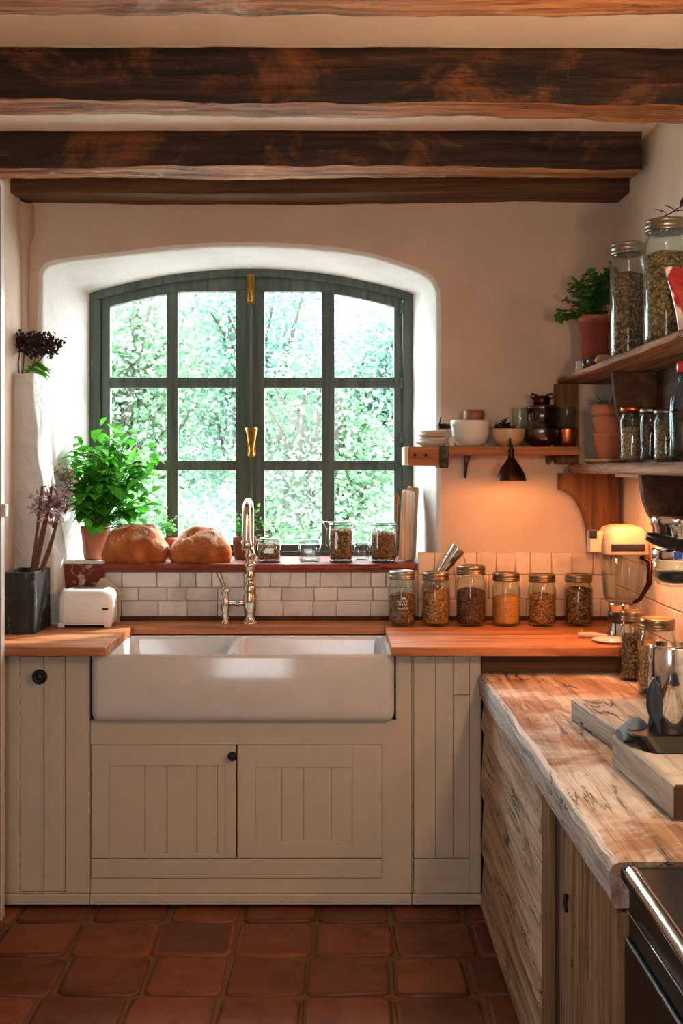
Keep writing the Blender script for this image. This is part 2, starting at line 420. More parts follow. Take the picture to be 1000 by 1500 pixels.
for k, (o_, dy) in enumerate(((.0075, .005), (.0015, .013), (0, .024))):
    rings.append([rim(p, o_)+Vector((0, dy, 0)) for p in FL])
for t in (.2, .4, .6, .8, 1):
    r = []
    for a, b in zip(FL, BL):
        q = (a+Vector((0, .024, 0))).lerp(b, t)
        if t < 1: q += mnoise.noise_vector(q*7)*.006
        r.append(q)
    rings.append(r)
rings.append([p+Vector((0, .1, 0)) for p in BL])
mb.loft(rings, False, False, False, True, 1)
# flat wall around the opening
xa, xb = FO[0].x, FO[-1].x
mb.add([(XL-.1,YB,0),(xa,YB,0),(xa,YB,ZC+.1),(XL-.1,YB,ZC+.1)], [(0,1,2,3)])
mb.add([(xb,YB,0),(XR+.1,YB,0),(XR+.1,YB,ZC+.1),(xb,YB,ZC+.1)], [(0,1,2,3)])
mb.add([(xa,YB,0),(xb,YB,0),(xb,YB,SILL-.03),(xa,YB,SILL-.03)], [(0,1,2,3)])
for p, q in zip(FO, FO[1:]):
    if p.x < q.x and q.x > xa:
        a, b = max(p.x, xa), min(q.x, xb)
        if b > a: mb.add([p, q, (q.x,YB,ZC+.1), (p.x,YB,ZC+.1)], [(0,1,2,3)])
# outer face of the thick wall
mb.add([(XL-.1,5.12,-.2),(bl.x,5.12,-.2),(bl.x,5.12,ZC+.4),(XL-.1,5.12,ZC+.4)], [(3,2,1,0)])
mb.add([(br.x,5.12,-.2),(XR+.1,5.12,-.2),(XR+.1,5.12,ZC+.4),(br.x,5.12,ZC+.4)], [(3,2,1,0)])
mb.add([(bl.x,5.12,-.2),(br.x,5.12,-.2),(br.x,5.12,SILL-.03),(bl.x,5.12,SILL-.03)], [(3,2,1,0)])
for p, q in zip(back, back[1:]):
    mb.add([(p.x,5.12,p.z),(q.x,5.12,q.z),(q.x,5.12,ZC+.4),(p.x,5.12,ZC+.4)], [(3,2,1,0)])
struct(mb.build('wall_back', ['wall', 'reveal']))
def slab(name, x0, x1, y0, y1, z0, z1, m):
    return struct(MB().box(x0, x1, y0, y1, z0, z1).build(name, m))
slab('wall_left', XL-.12, XL, YREAR, 5.12, -.2, ZC+.2, 'wall')
slab('wall_right', XR, XR+.12, YREAR, 5.12, -.2, ZC+.2, 'wallr')
slab('wall_rear', XL-.12, XR+.12, YREAR-.12, YREAR, -.2, ZC+.2, 'wall')
slab('ceiling', XL-.12, XR+.12, YREAR-.12, 5.12, ZC, ZC+.12, 'ceil')
# chipped plaster corner where the left wall meets the back wall
mb = MB()
rg = []
for k in range(26):
    z = 1.2+k*(2.62-1.2)/25
    w = .028+.010*mnoise.noise(Vector((0, 0, z*4)))+(.022 if z > 2.45 else 0)
    rg.append([Vector((XL-.01, YB+.01, z)), Vector((XL-.01, YB-w*2.2, z)), Vector((XL+w*.35, YB-w*.75, z)), Vector((XL+w, YB+.01, z))])
mb.loft(rg, True, True, True, True)
struct(mb.build('trim_1', 'wall'))
# floor: terracotta tiles with real joints
fl_ = struct(MB().box(XL-.12, XR+.12, YREAR-.12, 5.12, -.1, -.008).build('floor', 'fgrout'))
mb = MB(); ty = -1.25; row = 0
T = .268
while ty < 4.6:
    tx = XL+.02-.09-R.random()*.03
    while tx < XR:
        w = T*.95*(.93+R.random()*.12)
        j = lambda: (R.random()-.5)*.014
        g = .009
        x0, x1, y0, y1 = max(XL, tx+g), min(XR, tx+w-g), ty+g, ty+T-g
        if x1-x0 > .03:
            zt = (R.random()-.5)*.004
            c = [(x0+j(), y0+j()), (x1+j(), y0+j()), (x1+j(), y1+j()), (x0+j(), y1+j())]
            cx_ = sum(p[0] for p in c)/4; cy_ = sum(p[1] for p in c)/4
            def rr(k, z): 
                out = []
                for i in range(4):
                    a, b = Vector(c[i]), Vector(c[(i+1) % 4]); pr = Vector(c[i-1])
                    for q in (pr, b):
                        p = a+(q-a).normalized()*.018
                        out.append(Vector((cx_+(p.x-cx_)*k, cy_+(p.y-cy_)*k, z)))
                return out
            mb.loft([rr(1, -.012), rr(1, -.003+zt), rr(.965, .001+zt), rr(.9, .003+zt)], True, False, True, True)
        tx += w
    ty += T; row += 1
f2 = mb.build('floor_tiles', 'floor', fl_); f2['kind'] = 'structure'

# ------------------------------------------------------------------ ceiling beams
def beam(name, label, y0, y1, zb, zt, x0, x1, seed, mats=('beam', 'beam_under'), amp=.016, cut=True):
    mb = MB(); N = 220
    sec = []
    ny, nz = 12, 12
    sec += [(y0+(y1-y0)*i/ny, zb, 1) for i in range(ny)]
    sec += [(y1, zb+(zt-zb)*i/nz, 0) for i in range(nz)]
    sec += [(y1-(y1-y0)*i/ny, zt, 0) for i in range(ny)]
    sec += [(y0, zt-(zt-zb)*i/nz, 0) for i in range(nz)]
    n = len(sec); rings = []
    for k in range(N+1):
        x = x0+(x1-x0)*k/N; ring = []
        for (y, z, u) in sec:
            p = Vector((x, y, z)); q = Vector((x*1.3, y*5, z*5+seed*7))
            d = mnoise.noise_vector(q)*amp+mnoise.noise_vector(Vector((x*5, y*22, z*22+seed)))*amp*.5+mnoise.noise_vector(Vector((x*16, y*30, z*30+seed)))*amp*.22
            d.z += .012*mnoise.noise(Vector((x*.9, seed*3.3, 0)))
            d.x = 0
            if z >= zt-1e-6: d.z = 0
            ring.append(p+d)
        rings.append(ring)
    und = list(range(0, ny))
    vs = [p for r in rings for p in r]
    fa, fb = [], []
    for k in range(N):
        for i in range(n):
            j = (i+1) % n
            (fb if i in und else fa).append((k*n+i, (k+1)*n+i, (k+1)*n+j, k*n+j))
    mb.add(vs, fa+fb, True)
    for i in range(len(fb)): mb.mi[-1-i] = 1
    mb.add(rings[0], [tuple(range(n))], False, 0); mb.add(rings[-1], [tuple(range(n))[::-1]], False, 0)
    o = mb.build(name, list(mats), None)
    return tag(o, label, 'beam')
beam('ceiling_beam', 'rough dark ceiling beam nearest the top of the photo, only its worn, light-painted underside showing', 2.50, 2.672, 2.622, ZC, XL, XR, 1)['group'] = 'ceiling beams'
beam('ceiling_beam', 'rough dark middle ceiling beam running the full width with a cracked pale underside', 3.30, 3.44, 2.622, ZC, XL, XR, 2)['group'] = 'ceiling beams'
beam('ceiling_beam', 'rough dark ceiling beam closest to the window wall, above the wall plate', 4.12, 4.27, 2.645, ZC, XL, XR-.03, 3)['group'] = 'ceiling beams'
beam('wall_plate_timber', 'squared brown timber lying along the top of the window wall', 4.40, 4.585, 2.625, ZC, XL, XR-.002, 4, ('plate', 'plate'), .008)

# ------------------------------------------------------------------ plaster pier
mb = MB(); rg = []
for k in range(31):
    z = .93+(1.925-.93)*k/30
    ys = EYE-z
    xr = interp([(-.4, xx(45, 4.45)), (-.30, xx(47, 4.45)), (0, xx(57, 4.45)), (.35, xx(78, 4.45)), (.65, xx(86, 4.45))], ys)
    n = 14; ring = []
    for i in range(n+1):
        ring.append(Vector((XL-.01+(xr-XL+.01)*i/n, 4.45, z)))
    for i in range(1, 6): ring.append(Vector((xr+.018*(i/5), 4.45+i*.03, z)))
    ring.append(Vector((XL-.01, 4.6, z)))
    rg.append([p+mnoise.noise_vector(p*9)*.007+mnoise.noise_vector(p*28)*.003 for p in ring])
mb.loft(rg, True, True, True, True)
struct(mb.build('pillar', 'pier'), 'rough white plastered pier beside the window')

# ------------------------------------------------------------------ window
win = bpy.data.objects.new('window_1', None); COL.objects.link(win)
win.location = (at(368, 814, YW)); ORG['window_1'] = Vector(win.location); struct(win)
WZ = lambda py: zz(py, YW); WX = lambda px: xx(px, YW)
def yg(x): return 427+22*max(0, (abs(x-368)-100)/108)**1.3
def strip(mb, xs, top, bot, y0, y1):
    up = [(WX(x), WZ(top(x))) for x in xs]; dn = [(WX(x), WZ(bot(x))) for x in reversed(xs)]
    mb.prism(dn+up, 'Y', y0, y1)
YF = 4.985
mb = MB()
xs = [132+472*i/30 for i in range(31)]
strip(mb, xs, lambda x: yo(x)-1, lambda x: yo(x)+11, YF, YF+.1)
mb.box(WX(132), WX(147), YF, YF+.1, SILL-.02, WZ(440)); mb.box(WX(590), WX(604), YF, YF+.1, SILL-.02, WZ(440))
mb.box(WX(132), WX(604), YF, YF+.1, SILL-.02, SILL+.02)
mb.build('window_frame', 'frame', win, .004)
def sash(x0, x1, c0, m0, m1, c1, name):
    mb = MB(); ya, yb = YF+.018, YF+.062
    top = lambda x: yo(x)+9
    xs = [x0+(x1-x0)*i/16 for i in range(17)]
    strip(mb, xs, top, yg, ya, yb)
    b = SILL+.014
    for a, c in ((x0, c0), (c1, x1)):
        mb.box(WX(a), WX(c), ya, yb, b, WZ(max(yg(a), yg(c))-4))
    mb.box(WX(m0), WX(m1), ya+.006, yb-.006, b, WZ(max(yg(m0), yg(m1))-3))
    mb.box(WX(x0), WX(x1), ya, yb, b, WZ(798))
    for r0, r1 in ((552, 568), (675, 689)):
        mb.box(WX(x0), WX(x1), ya+.005, yb-.005, WZ(r1), WZ(r0))
    s = mb.build('sash', 'frame', win, .004)
    rows = ((None, 552), (568, 675), (689, 798))
    for ca, cb in ((c0, m0), (m1, c1)):
        for r0, r1 in rows:
            p = MB()
            xs2 = [ca-2+(cb-ca+4)*i/8 for i in range(9)]
            tp = (lambda x: yg(x)-2) if r0 is None else (lambda x, r0=r0: r0-2)
            strip(p, xs2, tp, lambda x, r1=r1: r1+2, YF+.038, YF+.042)
            p.build('pane', 'pane', s)
    return s
sash(148, 362, 161, 243, 260, 345, 'l'); sash(373, 589, 387, 471, 490, 577, 'r')
mb = MB()
mb.box(WX(360), WX(375), YF+.014, YF+.07, SILL+.014, WZ(408))
mb.tube([(WX(367.5), YF+.006, SILL+.03), (WX(367.5), YF+.006, WZ(412))], .008, 10)
mb.build('espagnolette_rod', 'frame', win)
mb = MB(); c = (WX(367), YF-.004, 0)
mb.box(WX(362), WX(372.5), YF-.006, YF+.012, WZ(446), WZ(403))
mb.tube([(WX(367), YF-.012, WZ(443)), (WX(367), YF-.012, WZ(405))], .009, 10)
for q in (440, 424, 408): mb.lathe([(.012, -.004), (.013, 0), (.012, .004)], (WX(367), YF-.010, WZ(q)), 12)
mb.build('top_bolt', 'brass', win)
mb = MB()
mb.lathe([(.006, WZ(671)), (.014, WZ(669)), (.014, WZ(665)), (.010, WZ(662)), (.012, WZ(655)), (.018, WZ(645)), (.024, WZ(634)), (.028, WZ(630)), (.028, WZ(627)), (.012, WZ(626))], (WX(369), YF-.014, 0), 16)
mb.box(WX(363), WX(375), YF-.004, YF+.012, WZ(668), WZ(628))
mb.build('window_handle', 'brass', win)
mb = MB()
for q in (450, 640, 560): 
    mb.box(WX(586), WX(590), YF-.004, YF+.01, WZ(q+10), WZ(q-6))
mb.build('hinge', 'frame', win)

# sill board (painted)
mb = MB()
N = 40; x0, x1 = xx(150, 4.57), xx(608, 4.57)
rg = []
for k in range(N+1):
    x = x0+(x1-x0)*k/N
    w = .004*mnoise.noise(Vector((x*5, 1, 0)))
    rg.append([Vector((x, 4.565+w, SILL-.032)), Vector((x, 4.56+w, SILL-.016)), Vector((x, 4.565+w, SILL-.001)), Vector((x, 4.575, SILL)), Vector((x, YF-.001, SILL)), Vector((x, YF-.001, SILL-.032))])
mb.loft(rg, True, True, True, False)
tag(mb.build('window_ledge_board', 'sill'), 'worn red painted wooden ledge board under the window, holding loaves and jars', 'ledge')
slab('trim_2', xx(63, YB)+.004, x0-.001, 4.592, YF, SILL-.03, SILL-.002, 'reveal')
mb = MB().box(xx(86, 4.565), xx(155, 4.565)-.006, 4.562, 4.585, zz(862, 4.565), zz(825, 4.565))
mb.box(xx(83, 4.56), xx(155, 4.56)-.006, 4.56, 4.586, zz(826, 4.56), zz(822, 4.56), 1)
tag(mb.build('painted_board', ['redpaint', 'pier'], None, .003), 'flaking dark red board fixed under the basil pot, behind the toaster', 'board')

# ------------------------------------------------------------------ tiles
def tilewall(name, plane, u0, u1, rows, wmin, wmax, m, gm, seed, thick=.008, gap=.0022, jit=.0015):
    rr_ = random.Random(seed); mb = MB(); 
    P = (lambda u, d, z: Vector((u, YB-d, z))) if plane == 'Y' else (lambda u, d, z: Vector((XR-d, u, z)))
    for (z0, z1) in rows:
        u = u0
        while u < u1-.01:
            w = min(u1-u, wmin+(wmax-wmin)*rr_.random())
            if u1-(u+w) < .02: w = u1-u
            a, b = u+gap, u+w-gap; j = lambda: (rr_.random()-.5)*jit*2
            th = thick+j()*.6
            q0 = [(a+j(), z0+gap+j()), (b+j(), z0+gap+j()), (b+j(), z1-gap+j()), (a+j(), z1-gap+j())]
            cx_, cz_ = (a+b)/2, (z0+z1)/2
            ins = .003
            q1 = [(x+(ins if x < cx_ else -ins), z+(ins if z < cz_ else -ins)) for x, z in q0]
            r0 = [P(x, .001, z) for x, z in q0]; r1 = [P(x, th-.0025, z) for x, z in q0]; r2 = [P(x, th, z) for x, z in q1]
            mb.loft([r0, r1, r2], True, False, True, True)
            u += w
    zlo, zhi = min(r[0] for r in rows), max(r[1] for r in rows)
    g = [P(u0, .003, zlo), P(u1, .003, zlo), P(u1, .003, zhi), P(u0, .003, zhi)]
    mb.add(g, [(0,1,2,3)], False, 1)
    return struct(mb.build(name, [m, gm]))
Z = lambda py: zz(py, 4.58)
tilewall('trim_3', 'Y', xx(150, YB), xx(604, YB), [(Z(904), Z(880.5)), (Z(880.5), Z(861)), (Z(861), Z(838))], .055, .15, 'tile', 'grout', 3, .008, .0014, .001)
tilewall('trim_4', 'Y', xx(612, YB), XR-.01, [(Z(915), Z(878)), (Z(878), Z(842.5)), (Z(842.5), Z(809))], .055, .095, 'tilew', 'groutw', 5, .006, .0016)
tilewall('trim_5', 'X', 2.9, YB-.01, [(.83, .95), (.95, 1.07), (1.07, 1.19)], .15, .24, 'tilew', 'groutw', 9, .006, .0016)

# ------------------------------------------------------------------ fitted cabinets
YFc = 3.966
cx = lambda px: xx(px, YFc); cz = lambda py: zz(py, YFc)
def carcass(mb, x0, x1, z0, z1, y0=YFc+.02, y1=4.55, t=.016):
    mb.box(x0, x0+t, y0+.03, y1, .004, z1); mb.box(x1-t, x1, y0+.03, y1, .004, z1); mb.box(x0, x0+t, y0, y0+.03, z0, z1); mb.box(x1-t, x1, y0, y0+.03, z0, z1); mb.box(x0+t, x1-t, y0, y1, z0, z0+t)
    mb.box(x0+t, x1-t, y1-t, y1, z0+t, z1)
def knob(parent, x, z, r, y):
    mb = MB()
    mb.lathe([(r*.45, -.001), (r*.4, .008), (r*.45, .012), (r*.9, .015), (r, .020), (r*.92, .026), (r*.62, .030), (r*.55, .028), (r*.3, .031), (.001, .032)], (x, y, z), 20, 0, 'Y')
    for k in range(10):
        a = 2*PI*k/10
        mb.blob((x+math.cos(a)*r*.75, y-.026, z+math.sin(a)*r*.75), (r*.16,)*3, 0, 0, 8, 5)
    return mb.build('knob', 'iron', parent)
def door(parent, x0, x1, z0, z1, grooves=(), panel=None, name='door'):
    """a slab with raised frame round a boarded panel; grooves are real gaps between boards"""
    mb = MB(); g = .0022
    x0 += g; x1 -= g; z0 += g; z1 -= g
    ya, yb = YFc, YFc+.018
    if panel:
        px0, px1, pz0, pz1 = panel
        mb.box(x0, px0, ya, yb, z0, z1); mb.box(px1, x1, ya, yb, z0, z1)
        mb.box(px0, px1, ya, yb, z0, pz0); mb.box(px0, px1, ya, yb, pz1, z1)
        y2 = ya+.0035
    else: px0, px1, pz0, pz1, y2 = x0, x1, z0, z1, ya
    e = [px0]+sorted(grooves)+[px1]
    for a, b in zip(e, e[1:]):
        mb.box(a+(.0012 if a != px0 else 0), b-(.0012 if b != px1 else 0), y2, yb, pz0, pz1)
    mb.box(px0, px1, yb-.008, yb, pz0, pz1)
    return mb.build(name, 'cab', parent, .0012, 1)
def faceboxes(mb, lst):
    for a, b, c, d in lst: mb.box(a, b, YFc, YFc+.02, c, d)
ZT = .897; ZP = cz(1308)
# narrow cabinet on the left
t = thing('narrow_cabinet', 'narrow greige base cupboard with one ornate dark knob, under the planter and toaster', 'cabinet', (cx(68), 4.2, 0))
X0, X1 = XL+.002, cx(132)-.001
mb = MB(); carcass(mb, X0, X1, .05, ZT); mb.build('carcass', 'carc', t)
mb = MB(); faceboxes(mb, [(X0, cx(29), ZP, ZT), (cx(96), X1, ZP, ZT), (cx(29), cx(96), cz(961), ZT), (cx(29), cx(96), ZP-.001, ZP+.004)])
mb.build('face_frame', 'cab', t, .0012, 1)
d = door(t, cx(29), cx(96), ZP+.004, cz(961), [cx(64)])
knob(d, cx(60), cz(990), .0265, YFc)
mb = MB().box(X0, X1, YFc-.012, YFc+.02, .016, ZP-.002); mb.build('plinth', 'cab', t, .002)
# sink cabinet
t = thing('sink_cabinet', 'wide greige sink cupboard with two grooved doors and one small dark knob', 'cabinet', (cx(350), 4.2, 0))
X0, X1 = cx(132)+.001, cx(603)-.001
mb = MB(); carcass(mb, X0, X1, .05, .655); mb.build('carcass', 'carc', t)
zs = .6605
dz0, dz1 = cz(1258), cz(1091)
mb = MB(); faceboxes(mb, [(X0, cx(133), ZP, zs), (cx(560), X1, ZP, zs), (cx(133), cx(560), dz1, zs), (cx(579)+.002, X1, zs, ZT), (cx(133), cx(560), ZP, cz(1287))])
mb.build('face_frame', 'cab', t, .0012, 1)
mb = MB(); mb.box(cx(133)+.002, cx(560)-.002, YFc, YFc+.02, cz(1287)+.002, dz0-.0015); mb.build('bottom_rail', 'cab', t, .0012, 1)
d1 = door(t, cx(133), cx(346.5), dz0, dz1, [cx(q) for q in (212, 244, 288, 318)], (cx(160), cx(330), cz(1250), cz(1122)))
d2 = door(t, cx(346.5), cx(560), dz0, dz1, [cx(q) for q in (412, 444, 485)], (cx(374), cx(516), cz(1232), cz(1124)))
knob(d1, cx(341), cz(1106), .017, YFc)
mb = MB().box(X0, X1, YFc-.012, YFc+.02, .016, ZP-.002); mb.build('plinth', 'cab', t, .002)
# right cabinet
t = thing('corner_cabinet', 'greige boarded corner cupboard without a knob, between the sink and the weathered counter', 'cabinet', (cx(655), 4.2, 0))
X0, X1 = cx(603)+.001, cx(704)
mb = MB(); carcass(mb, X0, X1, .05, ZT-.002); mb.build('carcass', 'carc', t)
mb = MB(); faceboxes(mb, [(X0, cx(605.5), ZP, ZT), (cx(688), X1, ZP, ZT), (cx(605.5), cx(688), cz(961), ZT), (cx(605.5), cx(688), ZP, cz(1288))])
mb.build('face_frame', 'cab', t, .0012, 1)
mb = MB(); g = .0015
ze, zt_ = cz(1258), cz(961)
for a, b, c, d_ in ((605.5, 638, ze, zt_), (638, 664, ze, zt_), (664, 688, ze, cz(1018)), (664, 688, cz(1018), zt_), (605.5, 688, cz(1288), ze)):
    mb.box(cx(a)+g, cx(b)-g, YFc, YFc+.018, c+g, d_-g)
mb.box(cx(606), cx(688), YFc+.012, YFc+.02, cz(1288), zt_)
mb.build('door', 'cab', t, .0012, 1)
mb = MB().box(X0, X1, YFc-.012, YFc+.02, .016, ZP-.002); mb.build('plinth', 'cab', t, .002)

# oak worktop (U-shaped round the sink)
CT = .93; TH = .032
cl0, cl1 = -.79, .197
t = thing('oak_worktop', 'orange brown oak worktop running along the window wall around the sink', 'worktop', (-.3, 4.3, .9))
mb = MB()
def wb(x0, x1, y0, y1): mb.box(x0, x1, y0, y1, CT-TH, CT)
wb(XL+.002, cl0, 3.89, 4.582); wb(cl1, XR-.009, 3.89, 4.582); wb(cl0, cl1, 4.405, 4.582)
mb.build('worktop_surface', 'worktop', t, .003)
mb = MB().box(XL+.02, XR-.01, 4.566, 4.583, CT, CT+.016); mb.build('rear_batten', 'shelfdark', t, .002)
mb = MB().box(cx(704)+.003, XR-.009, 3.957, 3.98, .80, CT-TH-.001); mb.build('fascia', 'plate', t, .002)

# ------------------------------------------------------------------ sink
t = thing('double_sink', 'white glazed double farmhouse sink with deep plain apron front', 'sink', (-.3, 4.15, .66))
SX0, SX1, SY0, SY1, SZ0, SZ1 = xx(132, 3.93), xx(578, 3.93), 3.93, 4.40, .662, .8965
DV = xx(345, 4.2)-.0
def rring(x0, x1, y0, y1, rad, z, n=5):
    pts = []
    for (px, py, sx, sy, a0, r) in ((x1, y0, -1, 1, -PI/2, rad[1]), (x1, y1, -1, -1, 0, rad[2]), (x0, y1, 1, -1, PI/2, rad[3]), (x0, y0, 1, 1, PI, rad[0])):
        for k in range(n+1):
            a = a0+PI/2*k/n
            pts.append(Vector((px+sx*r+math.cos(a)*r, py+sy*r+math.sin(a)*r, z)))
    return pts
mb = MB()
for (x0, x1, rd, b0, b1) in ((SX0, DV, (.03, .0005, .0005, .02), SX0+.062, DV-.014), (DV, SX1, (.0005, .03, .02, .0005), DV+.014, SX1-.022)):
    lft = x0 == SX0
    def O(i, z):
        a = x0+(i if lft else 0); b = x1-(0 if lft else i)
        rr2 = tuple(max(.0005, q-(i if q > .01 else 0)*.5) for q in rd)
        return rring(a, b, SY0+i, SY1-i, rr2, z)
    yf, yr = SY0+.024, SY1-.022
    def I(i, z, r): return rring(b0+i, b1-i, yf+i, yr-i, (r,)*4, z)
    rgs = [O(.010, SZ1), I(-.006, SZ1, .03), I(0, SZ1-.004, .03), I(.003, SZ1-.015, .03), I(.012, SZ1-.15, .035), I(.02, SZ1-.18, .04), I(.045, SZ1-.195, .04)]
    mb.loft(rgs, True, False, True, True)
def OF(i, z): return rring(SX0+i, SX1-i, SY0+i, SY1-i, tuple(q-i*.5 for q in (.03, .03, .02, .02)), z)
mb.loft([OF(.016, SZ0), OF(.006, SZ0+.006), OF(.001, SZ0+.018), OF(0, SZ0+.04), OF(0, SZ1-.012), OF(.003, SZ1-.004), OF(.010, SZ1)], True, True, False, True)
b = mb.build('sink_bowl', 'sink', t)
for q in (-.62, -.05):
    MB().lathe([(.03, .6995+.004), (.033, .705), (.02, .7065), (.001, .706)], (q, 4.17, 0), 20).build('drain', 'chrome', t)

# ------------------------------------------------------------------ bridge tap
t = thing('bridge_tap', 'polished nickel tap with tall swan neck spout and side lever, standing behind the sink', 'tap', (xx(366, 4.49), 4.49, CT))
TY = 4.49
tx = xx(366, TY); z_ = lambda py: zz(py, TY)
mb = MB()
mb.lathe([(.030, CT), (.030, CT+.006), (.022, CT+.010), (.019, z_(905)), (.022, z_(898)), (.026, z_(890)), (.029, z_(882)), (.027, z_(872)), (.022, z_(866)), (.028, z_(860)), (.018, z_(855)), (.015, z_(848)), (.025, z_(843)), (.015, z_(838)), (.018, z_(833)), (.029, z_(828)), (.018, z_(823)), (.017, z_(820)), (.027, z_(814)), (.017, z_(808)), (.0155, z_(800))], (tx, TY, 0), 20)
mb.build('column', 'nickel', t)
pts = [(tx, TY, z_(805)), (tx, TY, z_(770))]
zt = z_(752)
for k in range(13):
    a = PI*k/12; pts.append((tx, TY-.09+.09*math.cos(a), zt+.05*math.sin(a)))
pts.append((tx, TY-.18, zt-.11))
mb = MB().tube(pts, [.0155]*len(pts), 14)
mb.lathe([(.015, zt-.135), (.020, zt-.13), (.020, zt-.10), (.016, zt-.095)], (tx, TY-.18, 0), 14)
mb.build('spout', 'nickel', t)
lx = xx(330, TY)
mb = MB()
mb.lathe([(.020, CT), (.020, CT+.005), (.012, CT+.012), (.017, z_(905)), (.011, z_(898)), (.018, z_(890)), (.018, z_(880)), (.011, z_(874)), (.017, z_(868)), (.021, z_(864)), (.012, z_(860))], (lx, TY, 0), 18)
mb.build('side_column', 'nickel', t)
mb = MB().tube([(lx, TY, z_(884)), (tx, TY, z_(884))], [.008, .008], 10); mb.lathe([(.006, -.01), (.012, -.006), (.012, .006), (.006, .01)], ((lx+tx)/2, TY, z_(884)), 12, 0, 'X')
mb.build('bridge_pipe', 'nickel', t)
mb = MB().tube([(lx, TY, z_(864)), (lx-.012, TY-.01, z_(852)), (lx-.026, TY-.02, z_(838))], [.007, .008, .010], 10)
mb.build('lever', 'nickel', t)

# ------------------------------------------------------------------ weathered counter and plank cabinet
XF = .52
t = thing('plank_cabinet', 'limewashed plank base cabinet with horizontal boards and an upright boarded door', 'cabinet', (.8, 3.0, 0))
mb = MB(); rr_ = random.Random(4)
hz = [.742, .627, .40, .195, .002]
for a, b in zip(hz, hz[1:]):
    rg = []
    for k in range(25):
        y = 2.815+(3.955-2.815)*k/24
        w = .004*mnoise.noise(Vector((a*9, y*5, 2))); e = .005*mnoise.noise(Vector((b*7, y*3, 5)))
        rg.append([Vector((XF+w-.004, y, b+.006+e)), Vector((XF+w-.009, y, b+.012+e)), Vector((XF+w*.5+.004, y, a-.02)), Vector((XF+w*.5+.008, y, a)), Vector((XF+.03, y, a)), Vector((XF+.03, y, b+.010))])
    mb.loft(rg, True, True, True, False)
mb.box(XF+.03, XF+.04, 2.8, 3.955, .002, .742, 1)
mb.build('plank_panel', ['plank', 'carc'], t)
MB().box(XF-.004, XF+.06, 2.705, 2.81, .002, .742).build('post', 'post', t, .004)
mb = MB()
mb.box(XF+.06, XF+.07, 2.6, 2.8, .002, .742); mb.box(XF+.07, XR-.02, 2.4, 2.42, .002, .742); mb.box(XF+.02, XR-.02, 2.06, 2.075, .002, .742)
mb.build('carcass', 'carc', t)
mb = MB(); e = [(2.61, 2.475), (2.455, 2.335), (2.312, 2.190), (2.183, 2.065)]
for a, b in e:
    rg = []
    for k in range(16):
        z = .012+(.735-.012)*k/15
        w1 = .007*mnoise.noise(Vector((a*13, z*5, 0))); w2 = .007*mnoise.noise(Vector((b*13, z*5, 3)))
        y0, y1 = b+w2, a+w1
        rg.append([Vector((XF+.03, y0, z)), Vector((XF+.004, y0, z)), Vector((XF, y0+.006, z)), Vector((XF-.001, (y0+y1)/2, z)), Vector((XF, y1-.006, z)), Vector((XF+.004, y1, z)), Vector((XF+.03, y1, z))])
    mb.loft(rg, True, True, True, False)
d = mb.build('door', 'plankv', t)
MB().box(XF+.008, XF+.028, 2.066, 2.702, .006, .738).build('gap_shade_board', 'darkcup', d)  # dark board near the surface, painting the shade of the door gaps
mb = MB(); mb.tube([(XF-.006, 2.505, .60), (XF-.012, 2.49, .585), (XF-.012, 2.47, .577)], [.006, .006, .004], 8); mb.build('latch', 'iron', d)
# slab
mb = MB(); rg = []
S0, S1 = 2.06, 3.952
for k in range(61):
    y = S0+(S1-S0)*k/60
    n1 = .007*mnoise.noise(Vector((1, y*4, 0)))+.004*mnoise.noise(Vector((1, y*15, 0)))
    n2 = .008*mnoise.noise(Vector((9, y*3, 0)))+.004*mnoise.noise(Vector((3, y*13, 0)))
    zt_, zb_ = .829, .744
    p = [Vector((.512+n2, y, zb_)), Vector((.505+n2, y, zb_+.012)), Vector((.504+n1, y, zt_-.02)), Vector((.510+n1, y, zt_-.006)), Vector((.522+n1, y, zt_-.001)), Vector((.545, y, zt_))]
    p += [Vector((.545+(XR-.01-.545)*i/6, y, zt_)) for i in range(1, 7)]+[Vector((XR-.01, y, zb_))]
    rg.append(p)
mb.loft(rg, True, True, True, False)
for i, f in enumerate(mb.f):
    if len(f) == 4 and sum(mb.v[q].x for q in f)/4 < .5205: mb.mi[i] = 1
tag(mb.build('weathered_counter', ['weath', 'weathedge']), 'thick weathered wooden counter slab with a pale worn edge, beside the stove', 'counter')

# range cooker
t = thing('range_cooker', 'black range cooker with a chrome towel rail, at the end of the weathered counter', 'stove', (.85, 1.6, 0))
mb = MB().box(.535, XR-.01, 1.2, 2.053, .002, .80); mb.build('body', 'blackglass', t, .006)
mb = MB().box(.520, XR-.01, 1.2, 2.053, .801, .822); mb.build('hob', 'hob', t, .004)
mb = MB().box(.524, .534, 1.22, 2.04, .12, .70); dd = mb.build('oven_door', 'blackglass', t, .004)
mb = MB().box(.5315, .5345, 1.2, 2.053, .742, .745); mb.build('trim_strip', 'chrome', t, .002)
mb = MB().tube([(.522, 1.22, .815), (.522, 1.975, .838)], [.0135, .0135], 20)
mb.lathe([(.004, 0), (.013, .002), (.0140, .006)], (.522, 1.977, .838), 20, 0, 'Y')
hd = mb.build('towel_rail', 'chrome', t)
for q, zq in ((1.93, .834), (1.26, .814)): MB().tube([(.523, q, zq), (.540, q, zq-.022)], [.008, .010], 12).build('rail_post', 'chrome', hd)

